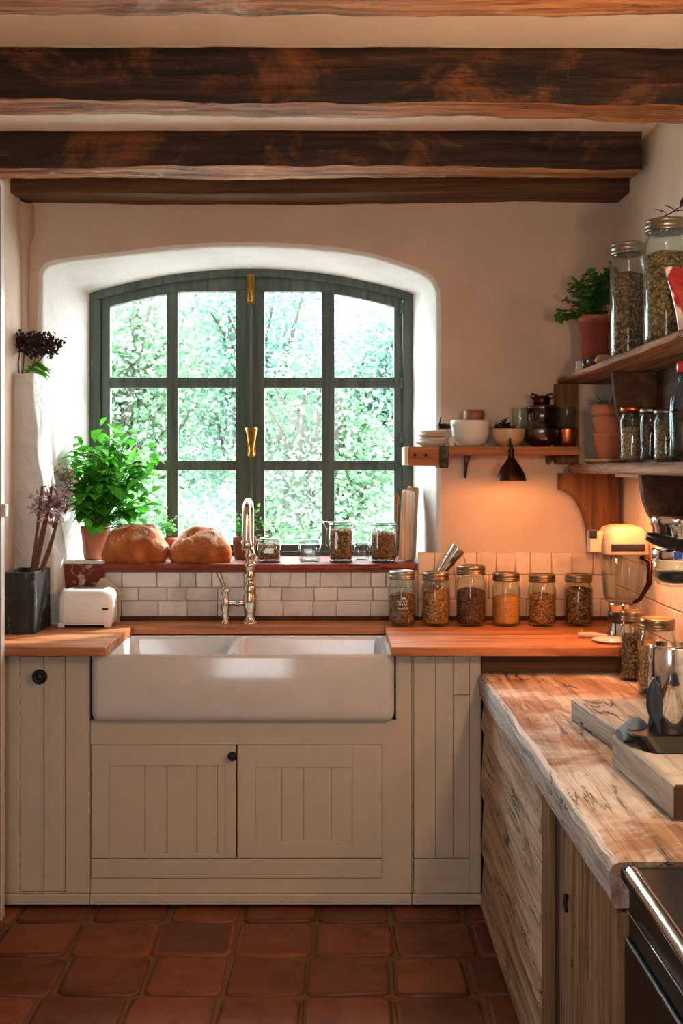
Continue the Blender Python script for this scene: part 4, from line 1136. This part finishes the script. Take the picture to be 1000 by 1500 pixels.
mb.lathe([(.030, 0), (.034, .004), (.034, .028), (.03, .034), (.002, .036)], (c[0], c[1], zk), 24)
kk = mb.build('lid_knob', 'bronze', t)
for sx in (-1, 1): MB().tube([(c[0]+sx*.03, c[1]-.01, zk+.02), (c[0]+sx*.045, c[1]-.015, zk+.03), (c[0]+sx*.04, c[1]-.01, zk+.042), (c[0]+sx*.018, c[1], zk+.038)], [.004]*4, 8).build('knob_wing', 'iron', kk)
bowl('copper_bowl', 'small copper bowl against the wooden post on the pine shelf', 'bowl', 814, 846, 627, 'copper', [(.7, 0), (.78, .04), (.92, .3), (1, .9), (1, 1), (.95, .98), (.85, .3), (.02, .12)], 4.475)
o = MB().lathe([(a*14*4.475/F, zz(627, 4.475)+.0005+b_*.082) for a, b_ in [(.8, 0), (.88, .03), (1, .97), (.98, 1), (.92, .98), (.82, .07), (.02, .05)]], (xx(830, 4.475), 4.475, 0), 28).build('glass_tumbler', 'glass')
tag(o, 'clear glass tumbler standing in the copper bowl beside the wooden post', 'glass')

# metal scoop leaning behind jars
mb = MB()
Ys = 4.545
a = at(634, 856, Ys); b_ = at(672, 803, Ys)
d = (b_-a).normalized(); n_ = Vector((0, 1, 0)); s_ = d.cross(n_)
# scoop bowl: half tube
ring = []
for k in range(9):
    f = k/8; w = .027*(.7+.5*f)
    ring.append([a+d*(.055+.125*f)+s_*w*math.cos(PI*i/10)-n_*w*.8*math.sin(PI*i/10)+n_*.006 for i in range(11)])
mb.loft(ring, False, False, False, True)
ring = [[p+n_*.0018 for p in q] for q in ring]; mb.loft(ring, False, False, False, True)
mb.tube([Vector((a.x-.05, Ys, CT+.018)), a-d*.02, a+d*.05], [.005, .005, .006], 8)
mb.tube([at(660, 822, Ys), at(678, 812, Ys), at(682, 826, Ys), at(676, 845, Ys-.01)], [.003, .003, .003, .003], 8)
sc_o = tag(mb.build('metal_scoop', 'chrome'), 'shiny metal scoop leaning on the tiles behind the tan seed jar', 'scoop')

# ------------------------------------------------------------------ right wall shelves
XS = .896
def plankshelf(name_parent, xf, y0, y1, zb, zt, m, seed):
    mb = MB(); rg = []
    for k in range(50):
        y = y0+(y1-y0)*k/49
        n1 = .006*mnoise.noise(Vector((seed, y*3, 0)))+.003*mnoise.noise(Vector((seed, y*12, 0)))
        cr = .012 if k in (0, 49) else 0
        rg.append([Vector((xf+n1+cr+.004, y, zb)), Vector((xf+n1+cr, y, zb+.006)), Vector((xf+n1+cr, y, zt-.006)), Vector((xf+n1+cr+.005, y, zt)), Vector((xf+.12, y, zt)), Vector((XR-.001, y, zt)), Vector((XR-.001, y, zb)), Vector((xf+.12, y, zb))])
    mb.loft(rg, True, True, True, False)
    return mb.build('shelf_board', m, name_parent)
def arcpts(x0, z0, x1, z1, n=10):   # concave quarter ellipse from (x0,z0) vertical to (x1,z1)
    return [(x0+(x1-x0)*(1-math.cos(PI/2*i/n)), z0+(z1-z0)*math.sin(PI/2*i/n)) for i in range(n+1)]
t = thing('wall_shelf', 'upper rough plank shelf on the side wall holding the herb pot and tall jars', 'shelf', (1.0, 3.6, 1.88), 'side wall shelves')
plankshelf(t, XS, 2.3, YB-.004, 1.889, UZ, 'shelf', 1)
mb = MB().box(xx(815, 4.52), xx(848, 4.52), 4.52, YB-.002, LZ+.002, 1.888); mb.build('post', 'bracket', t, .003)
mb = MB(); poly = [(.985, 1.888), (.985, 1.872)]+arcpts(.987, 1.87, 1.13, 1.60)[1:]+[(XR-.003, 1.575), (XR-.003, 1.888)]
mb.prism(poly, 'Y', 3.985, 4.02); mb.build('bracket', 'shelfdark', t, .002)
MB().box(XR-.016, XR-.002, 2.3, 3.98, LZ+.001, 1.888).build('back_panel', 'shelfdark', t)
mb = MB(); poly = [(.93, 1.888), (.93, 1.872)]+arcpts(.932, 1.87, 1.12, 1.60)[1:]+[(XR-.02, 1.575), (XR-.02, 1.888)]
mb.prism(poly, 'Y', 2.6, 2.64); mb.build('bracket', 'shelfdark', t, .002)
t = thing('wall_shelf', 'lower rough plank shelf on the side wall holding the nested flowerpots and small jars', 'shelf', (1.0, 3.6, 1.5), 'side wall shelves')
plankshelf(t, .924, 2.3, 4.50, 1.528, LZ, 'shelf', 5)
MB().box(1.005, 1.055, 3.52, 4.04, 1.517, 1.5275).build('light_strip', 'cream', t, .001)
mb = MB(); poly = [(.905, 1.527), (.905, 1.46)]+[(.905+.12*math.sin(PI/2*i/10), 1.46-.24*(1-math.cos(PI/2*i/10))) for i in range(1, 11)]+[(XR-.02, 1.22), (XR-.02, 1.527)]
mb.prism(poly, 'Y', 4.49, YB-.008)
mb.build('bracket', 'bracket', t, .002)
mb = MB().box(.905, XR-.02, 4.475, 4.489, 1.40, 1.527); 
mb = MB(); poly = [(.942, 1.527), (.942, 1.515)]+arcpts(.944, 1.512, 1.145, 1.29)[1:]+[(XR-.004, 1.29), (XR-.004, 1.527)]
mb.prism(poly, 'Y', 3.46, 3.50); mb.build('bracket', 'shelfdark', t, .002)

# things on the upper shelf
def onion(label, x, y, r, m, seed):
    mb = MB().blob((x, y, UZ+r*.85), (r*1.25, r, r*.85), .1, seed, 20, 12)
    mb.tube([(x+r*1.0, y, UZ+r*.85), (x+r*1.5, y-.004, UZ+r*.9)], [r*.35, r*.1], 8)
    return tag(mb.build('shallot', m), label, 'shallot', 'shallots beside the herb pot')
MT['shal'] = plain('dark shallot skin', rgb(74, 40, 34), .3, 0, .5, .2); MT['shal2'] = plain('tan shallot skin', rgb(170, 124, 84), .4)
onion('dark purple shallot lying against the glazed herb pot', .945, 4.17, .026, 'shal', 1)
onion('dark purple shallot in the middle of the three by the bean jar', .944, 4.07, .030, 'shal', 2)
onion('pale tan shallot closest to the bean jar', .945, 3.965, .024, 'shal2', 3)
mb = MB().box(.915, .955, 4.275, 4.279, UZ+.0005, UZ+.045, 0, Matrix.Rotation(.12, 3, 'X'))
tag(mb.build('plant_tag', 'white', None, .001), 'small white tag propped at the foot of the glazed herb pot', 'tag')
# red packet
t = thing('food_packet', 'glossy red food packet with painted white shine leaning on the lentil jar', 'packet', (.985, 3.17, UZ))
mb = MB(); rg = []; n = 14
for k in range(17):
    f = k/16; z = UZ+.001+.205*f
    th = .034*math.sin(PI*min(1, f*1.02))**.6+.0015; wd = .056-.006*math.sin(PI*f)
    cx0 = 1.012-.030*f; cy0 = 3.125+.050*f
    rg.append([Vector((cx0+wd*math.cos(2*PI*i/n)*(1 if abs(math.cos(2*PI*i/n)) > .3 else 1), cy0+th*.5*math.sin(2*PI*i/n), z+.004*mnoise.noise(Vector((i*2.1, f*9, 1))))) for i in range(n)])
mb.loft(rg, True, True, True, True)
for i, f in enumerate(mb.f):
    c_ = sum((mb.v[q] for q in f), Vector())/len(f)
    u = (c_.x-(.992-.026*(c_.z-UZ)/.205))
    if u < -.012 and c_.z < UZ+.17: mb.mi[i] = 1
mb.build('pouch', ['packet', 'packet'], t)
# sprig on the lid
mb = MB(); zt2 = UZ+.3655+.002
mb.tube([(.95, 3.27, zt2), (.975, 3.265, zt2+.012), (1.01, 3.26, zt2+.035)], [.002, .002, .0015], 6)
for p, d in (((.965, 3.265, zt2+.008), (-.9, -.2, .5)), ((.985, 3.265, zt2+.018), (-.5, -.3, .3)), ((1.0, 3.26, zt2+.028), (.4, 0, 1)), ((1.0, 3.26, zt2+.028), (1, 0, .3)), ((.98, 3.265, zt2+.014), (.8, -.3, .2))):
    mb.leaf(p, d, (0, -.4, 1), .045, .016)
tag(mb.build('dried_sprig', 'darkfl'), 'small dark dried sprig lying on the lid of the lentil jar', 'sprig')

# ------------------------------------------------------------------ blender
BX, BY = xx(911, 4.13), 4.13
t = thing('blender', 'cream lidded glass blender in the corner under the lower side shelf', 'blender', (BX, BY, CT))
c = (BX, BY, CT); bz = lambda py: zz(py, BY)-CT
MB().lathe([(.050, .001), (.056, .004), (.056, .012), (.050, .020), (.046, bz(890)), (.050, bz(886)), (.050, bz(883)), (.002, bz(882))], c, 32).build('motor_base', 'chrome', t)
MB().lathe([(.0465, bz(912)), (.0515, bz(911)), (.0515, bz(896)), (.0465, bz(895))], c, 32, 0, 'Z', False, False).build('control_band', 'black', t)
MB().lathe([(.050, bz(882)), (.056, bz(880)), (.062, bz(872)), (.070, bz(835)), (.075, bz(811)), (.072, bz(811)), (.067, bz(835)), (.059, bz(871)), (.052, bz(877)), (.002, bz(877))], c, 36, 0, 'Z', True, True, True, 5).build('jug', 'glass', t)
mb = MB().lathe([(.081, bz(811)), (.084, bz(809)), (.084, bz(795)), (.082, bz(790)), (.078, bz(780)), (.066, bz(772)), (.035, bz(768)), (.002, bz(767.5))], c, 36, 0, 'Z', True, True, True, 5)
mb.box(BX-.125, BX-.07, BY-.035, BY+.02, CT+bz(808), CT+bz(778))
ld = mb.build('jug_lid', 'cream', t, .004)
mb = MB().box(BX-.127, BX-.100, BY-.038, BY-.010, CT+bz(788), CT+bz(775)); mb.box(BX-.06, BX+.06, BY-.0875, BY-.078, CT+bz(805), CT+bz(795)); mb.build('lid_clip', 'black', ld, .003)
mb = MB().tube([(BX+.055, BY-.06, CT+bz(815)), (BX+.075, BY-.10, CT+bz(820)), (BX+.070, BY-.105, CT+bz(850)), (BX+.045, BY-.075, CT+bz(874)), (BX+.03, BY-.05, CT+bz(880))], [.009, .010, .010, .008, .007], 10); mb.build('jug_handle', 'bronze', t)
# spatula and plate by the blender
mb = MB().tube([at(842, 922, 4.16)+Vector((0, 0, 0)), at(870, 924, 4.14), at(888, 925, 4.12)], [.010, .012, .009], 10)
for i, p in enumerate(mb.v): mb.v[i] = Vector((p.x, p.y, CT+.0008+.022*max(0, min(1, (p.z-min(q.z for q in mb.v))/.05))))
X0 = xx(842, 4.15)
mb = MB().tube([(X0, 4.10, CT+.012), (X0+.05, 4.09, CT+.013), (X0+.10, 4.075, CT+.010)], [.009, .011, .008], 12)
mb.tube([(X0+.012, 4.10, CT+.012), (X0+.012, 4.10, CT+.03)], [.003, .002], 8)
tag(mb.build('cream_utensil', 'cream'), 'short cream handled utensil lying on the oak worktop in front of the blender', 'utensil')
mb = MB().lathe([(.045, .0005), (.05, .002), (.07, .010), (.0705, .012), (.05, .006), (.002, .005)], (xx(896, 4.0), 4.0, CT), 32)
tag(mb.build('saucer', 'ceramic'), 'white saucer at the front of the oak worktop beside the blender', 'saucer')
# ------------------------------------------------------------------ coffee machine
MX, MY = xx(990, 3.30), 3.30
t = thing('coffee_machine', 'chrome and black coffee machine head with a black handle jutting over the weathered counter', 'coffee machine', (1.09, 3.3, .83))
mz = lambda py: zz(py, MY)
MB().lathe([(.066, mz(788)), (.068, mz(786)), (.068, mz(772)), (.073, mz(770)), (.074, mz(760)), (.071, mz(756)), (.05, mz(754)), (.002, mz(753.5))], (MX, MY, 0), 32).build('brew_head', 'chrome', t)
MB().box(MX, 1.143, MY-.055, MY+.055, mz(803), mz(758)).build('head_arm', 'black', t, .006)
MB().box(1.072, 1.143, MY-.06, MY+.06, .832, mz(803)-.001).build('column', 'black', t, .006)
MB().box(1.03, 1.143, MY-.07, MY+.07, .8295, .850).build('base', 'black', t, .005)
mb = MB().tube([at(946, 785, 3.22), at(958, 789, 3.22), at(980, 795, 3.24), at(1004, 797, 3.27)], [.010, .018, .020, .020], 14); mb.build('brew_handle', 'black', t)
mb = MB().lathe([(.068, mz(819)), (.070, mz(817)), (.070, mz(806)), (.066, mz(803)), (.002, mz(802.5))], (MX, MY, 0), 32); bn = mb.build('brew_collar', 'chrome', t)
mb = MB()
for a0, a1 in ((-1.95, -1.62),):
    pts = [(a0+(a1-a0)*i/6) for i in range(7)]
    mb.loft([[Vector((MX+.0712*math.cos(a), MY+.0712*math.sin(a), mz(z))) for a in pts] for z in (816, 806)], False, False, False, True)
    mb.loft([[Vector((MX+.0702*math.cos(a), MY+.0702*math.sin(a), mz(z))) for a in pts] for z in (816, 806)], False, False, False, True)
mb.build('blue_badge', 'blue', bn)
MB().lathe([(.030, mz(859)), (.052, mz(856)), (.064, mz(848)), (.069, mz(832)), (.070, mz(820)), (.064, mz(820)), (.060, mz(846)), (.04, mz(853)), (.002, mz(853))], (MX, MY, 0), 32).build('carafe', 'glassb', t)
MB().lathe([(.03, mz(852.8)), (.045, mz(850)), (.055, mz(845)), (.058, mz(838)), (.002, mz(837))], (MX, MY, 0), 28).build('coffee', 'blackglass', t)
MB().tube([(MX+.06, MY-.04, mz(815)), (MX+.085, MY-.07, mz(820)), (MX+.085, MY-.07, mz(840)), (MX+.055, MY-.045, mz(850))], [.010, .011, .011, .008], 10).build('carafe_handle', 'black', t)

# ------------------------------------------------------------------ chopping boards
def cboard(label, x0, x1, x2, y0, y1, zt, seed):
    mb = MB()
    z0 = .8298
    # x0: front edge at the near end (y0), x2: at the far end (y1)
    poly = [(x0, y0), (x1, y0), (x1, y1), (x2, y1)]
    mb.prism(poly, 'Z', z0, zt)
    o = mb.build('chopping_board', ['board', 'endgrain'], None, .006, 3)
    for p in o.data.polygons:
        if p.normal.y < -.9: p.material_index = 1
    return tag(o, label, 'chopping board', 'chopping boards on the weathered counter')
cboard('thick grey chopping board farther along the counter, toward the jars', .722, 1.10, .674, 2.735, 3.22, .889, 1)
cboard('thick grey chopping board nearer the stove, under the chrome flask', .690, 1.08, .670, 2.292, 2.725, .905, 2)
# chrome flask with base and handle
FX, FY = .782, 2.625
t = thing('chrome_flask', 'chrome cylinder flask with a black paddle handle and black base on the nearer chopping board', 'flask', (FX, FY, .905))
mb = MB().loft([rring(.700, .90, 2.535, 2.60, (.04, .02, .02, .03), z) for z in (.9055, .9075)]+[rring(.682+i, .888-i, 2.562+i, 2.698-i, (.04, .02, .02, .03), z) for i, z in ((0, .934), (.002, .937), (.006, .938))], True, True, True, False)
mb.build('base', 'hob', t)
fz = lambda py: zz(py, FY)
MB().lathe([(.048, .9385), (.050, .940), (.050, fz(948)), (.048, fz(944)), (.044, fz(944)), (.044, fz(960)), (.002, fz(961))], (FX, FY, 0), 40).build('cylinder', 'chrome', t)
mb = MB(); hx = .735; rg = []
for k in range(17):
    f = k/16; z = fz(1052)+(fz(988)-fz(1052))*f
    w = .024*math.sin(PI*min(.999, max(.03, f**.8)))**.6
    rg.append([Vector((hx+.010*math.cos(2*PI*i/12)*(1 if f > .05 else .5)-.006*f, FY-.03+w*math.sin(2*PI*i/12)*1.15, z)) for i in range(12)])
mb = MB(); rg = []
for k in range(17):
    f = k/16; z = fz(1056)+(fz(988)-fz(1056))*f
    w = .0205*math.sin(PI*min(.995, max(.03, f**.85)))**.65
    cx0 = hx-.002+.006*(1-f)
    rg.append([Vector((cx0+w*math.cos(2*PI*i/14), FY-.035+.009*math.sin(2*PI*i/14), z)) for i in range(14)])
mb.loft(rg, True, True, True, True)
mb.tube([(hx+.004, FY-.032, fz(1050)), (hx+.012, FY-.028, .939)], [.007, .010], 10)
mb.build('paddle_handle', 'paddle', t)
MB().tube([(hx+.002, FY-.034, fz(1000)), (hx+.03, FY-.02, fz(1002))], [.006, .006], 8).build('handle_bracket', 'chrome', t)
mb = MB().lathe([(.024, .9385), (.024, .95), (.020, .955), (.016, .975), (.016, fz(1010)), (.024, fz(1005)), (.024, fz(946)), (.002, fz(945))], (FX+.078, FY-.01, 0), 24); mb.build('side_tube', 'chrome', t)
# folded blue grey cloth
mb = MB(); rg = []
for k in range(15):
    f = k/14; x = .674+.078*f
    hgt = .052*(math.sin(PI*min(.97, .10+f*.80)))**.7
    y0, y1 = 2.615+.02*f, 2.715-.01*f; zb_ = .9056
    q = .012*mnoise.noise(Vector((x*30, 0, 4)))
    rg.append([Vector((x, y0+.012, zb_)), Vector((x-.004, y0, zb_+hgt*.4)), Vector((x, y0+.012, zb_+hgt*.85)), Vector((x, y0+.035, zb_+hgt+q*.4)), Vector((x, (y0+y1)/2, zb_+hgt*1.04)), Vector((x, y1-.03, zb_+hgt*.96+q*.5)), Vector((x, y1-.008, zb_+hgt*.6)), Vector((x, y1, zb_))])
mb.loft(rg, True, True, True, True)
tag(mb.build('folded_cloth', 'bluegrey', None, 0, 2, 1), 'blue grey folded cloth at the corner of the nearer chopping board beside the flask', 'cloth')

# tall dark cupboard edge at the left
t = thing('tall_cupboard', 'tall dark brown cupboard with a white edge strip, beside the black planter', 'cupboard', (-1.2, 3.6, 0))
MB().box(XL+.002, -1.139, 3.2, 3.842, .002, zz(272, 3.85)).build('side_panel', 'darkcup', t, .002)
MB().box(XL+.002, -1.137, 3.8425, 3.884, .002, zz(268, 3.88)).build('edge_strip', 'enamel', t, .003)
mb = MB().box(-1.1365, -1.122, 3.846, 3.876, zz(757, 3.88), zz(738, 3.88)); mb.build('handle', 'enamel', t, .003)

# ------------------------------------------------------------------ outdoors
slab('ground', -14, 12, 5.13, 30, -.4, -.3, 'lawn')
def tree(label, x, y, zc, rx, rz, n, m, seed, th=.09, size=.075):
    n = int(n*1.9); size *= .70
    rr3 = random.Random(seed)
    t = thing('garden_tree', label, 'tree', (x, y, -.3), 'garden trees beyond the window')
    lf = MB(); br = MB()
    cl = []
    for k in range(max(10, n//110)):
        while True:
            v = Vector((rr3.uniform(-1, 1), rr3.uniform(-1, 1), rr3.uniform(-1, 1)))
            if .35 < v.length < 1: break
        cl.append(Vector((x+v.x*rx, y+v.y*rx*.8, zc+v.z*rz)))
    br.tube([(x, y, -.32), (x+.1*rr3.uniform(-1, 1), y, zc*.35), (x+.25*rr3.uniform(-1, 1), y, zc*.8), (x+.2*rr3.uniform(-1, 1), y, zc+rz*.6)], [th, th*.8, th*.55, th*.2], 9)
    for c in cl[:len(cl)//2]:
        b0 = Vector((x, y, min(c.z-.15, zc*.45+rr3.random()*zc*.4)))
        br.tube([b0, b0.lerp(c, .5)+Vector((rr3.uniform(-.15, .15), 0, .05)), c], [th*.36, th*.24, th*.1], 6)
    per = max(1, n//len(cl))
    for c in cl:
        cr = .22+.22*rr3.random()
        for k in range(per):
            v = Vector((rr3.gauss(0, .5), rr3.gauss(0, .5), rr3.gauss(0, .42)))*cr
            d = Vector((rr3.uniform(-1, 1), rr3.uniform(-1, 1), rr3.uniform(-.8, .6))).normalized()
            sd = d.cross(Vector((rr3.uniform(-1, 1), rr3.uniform(-1, 1), rr3.uniform(-1, 1)))).normalized()
            s = size*(.6+.8*rr3.random())
            lf.card(c+v, d, sd, s, s*.62)
    br.build('trunk', 'bark', t); lf.build('crown', m, t)
    return t
tree('pale green garden tree with thin boughs in the upper basil-side panes', -1.75, 9.2, 2.5, .75, .95, 5200, 'tree', 1)
tree('low bushy garden tree seen behind the basil plant', -1.9, 8.6, 1.0, .9, .7, 4200, 'tree', 2, .06)
tree('blue green garden tree seen behind the brass window handle', -.62, 10.2, 2.2, .8, 1.25, 6200, 'treeb', 3)
tree('garden tree with a slender grey trunk seen above the clip jar', -.12, 8.9, 1.7, .6, .75, 4200, 'tree', 4, .10)
tree('dense blue green garden tree seen in the panes nearest the pine shelf', .62, 9.6, 2.15, .52, .95, 4600, 'treeb', 5)
tree('low garden shrub seen just above the tall square ledge jars', .25, 8.2, .75, .75, .55, 3400, 'tree', 6, .05)
tree('far tall garden tree filling the gaps behind the basil-side sash', -2.4, 13.5, 2.6, 1.5, 2.0, 6500, 'tree', 7, .14, .1)
tree('far tall garden tree filling the gaps behind the sash meeting rail', -.4, 14.5, 2.0, 1.4, 1.7, 6500, 'treeb', 8, .14, .1)

# ------------------------------------------------------------------ light
w = bpy.data.worlds.new('overcast_sky'); sc.world = w; w.use_nodes = True
bg = w.node_tree.nodes['Background']; bg.inputs['Color'].default_value = (.90, .96, 1.0, 1); bg.inputs['Strength'].default_value = 22.0
def light(name, typ, loc, energy, color, rot=(0, 0, 0), **k):
    l = bpy.data.lights.new(name, typ); l.energy = energy; l.color = color
    for a, b in k.items(): setattr(l, a, b)
    o = bpy.data.objects.new(name, l); COL.objects.link(o); o.location = loc; o.rotation_euler = rot
    return o
def aim(o, d): o.rotation_euler = Vector(d).to_track_quat('-Z', 'Y').to_euler()
s = light('sun', 'SUN', (4, 12, 8), 12.0, (1, .96, .88), angle=.03); aim(s, (-.62, -.50, -.62))
po = light('window_portal', 'AREA', (WX(368), 5.09, (SILL+WZ(395))/2), 1, (1, 1, 1), (PI/2, 0, PI), shape='RECTANGLE', size=1.42, size_y=1.28)
po.rotation_euler = (-PI/2, 0, 0); po.data.cycles.is_portal = True
light('shelf_lamp_light', 'POINT', (LX, LYp, lz(700)), 5.0, (1, .36, .12), shadow_soft_size=.018)
light('under_shelf_light', 'AREA', (1.03, 3.78, 1.5155), 9.5, (1, .36, .12), (0, 0, 0), shape='RECTANGLE', size=.04, size_y=.50)
light('stove_fill_light', 'POINT', (.78, 2.15, 1.78), 34, (1, .64, .36), shadow_soft_size=.06)  # added unseen warm fill, brightens the ceiling and cabinets; no fixture here
rw = light('rear_fill_light', 'AREA', (-.6, YREAR+.02, 1.6), 26, (.93, .97, 1), (PI/2, 0, 0), shape='RECTANGLE', size=1.0, size_y=1.2)  # added unseen soft fill against the closed rear wall, no window there
rw.rotation_euler = (PI/2, 0, 0)

# ------------------------------------------------------------------ camera
cd = bpy.data.cameras.new('camera'); co = bpy.data.objects.new('camera', cd); COL.objects.link(co)
co.location = (0, 0, EYE); co.rotation_euler = (PI/2, 0, 0)
cd.sensor_fit = 'VERTICAL'; cd.sensor_height = 36; cd.sensor_width = 24; cd.lens = 36*F/1500
cd.shift_x = (500-VX)/1500; cd.shift_y = -(750-VY)/1500
cd.clip_start = .05; cd.clip_end = 200
sc.camera = co
sc.view_settings.view_transform = 'Standard'; sc.view_settings.look = 'None'
sc.view_settings.exposure = 0.0; sc.view_settings.gamma = 1.0; sc.view_settings.use_curve_mapping = False
sc.cycles.use_denoising = True; sc.cycles.max_bounces = 10; sc.cycles.transparent_max_bounces = 24
sc.cycles.sample_clamp_indirect = 8
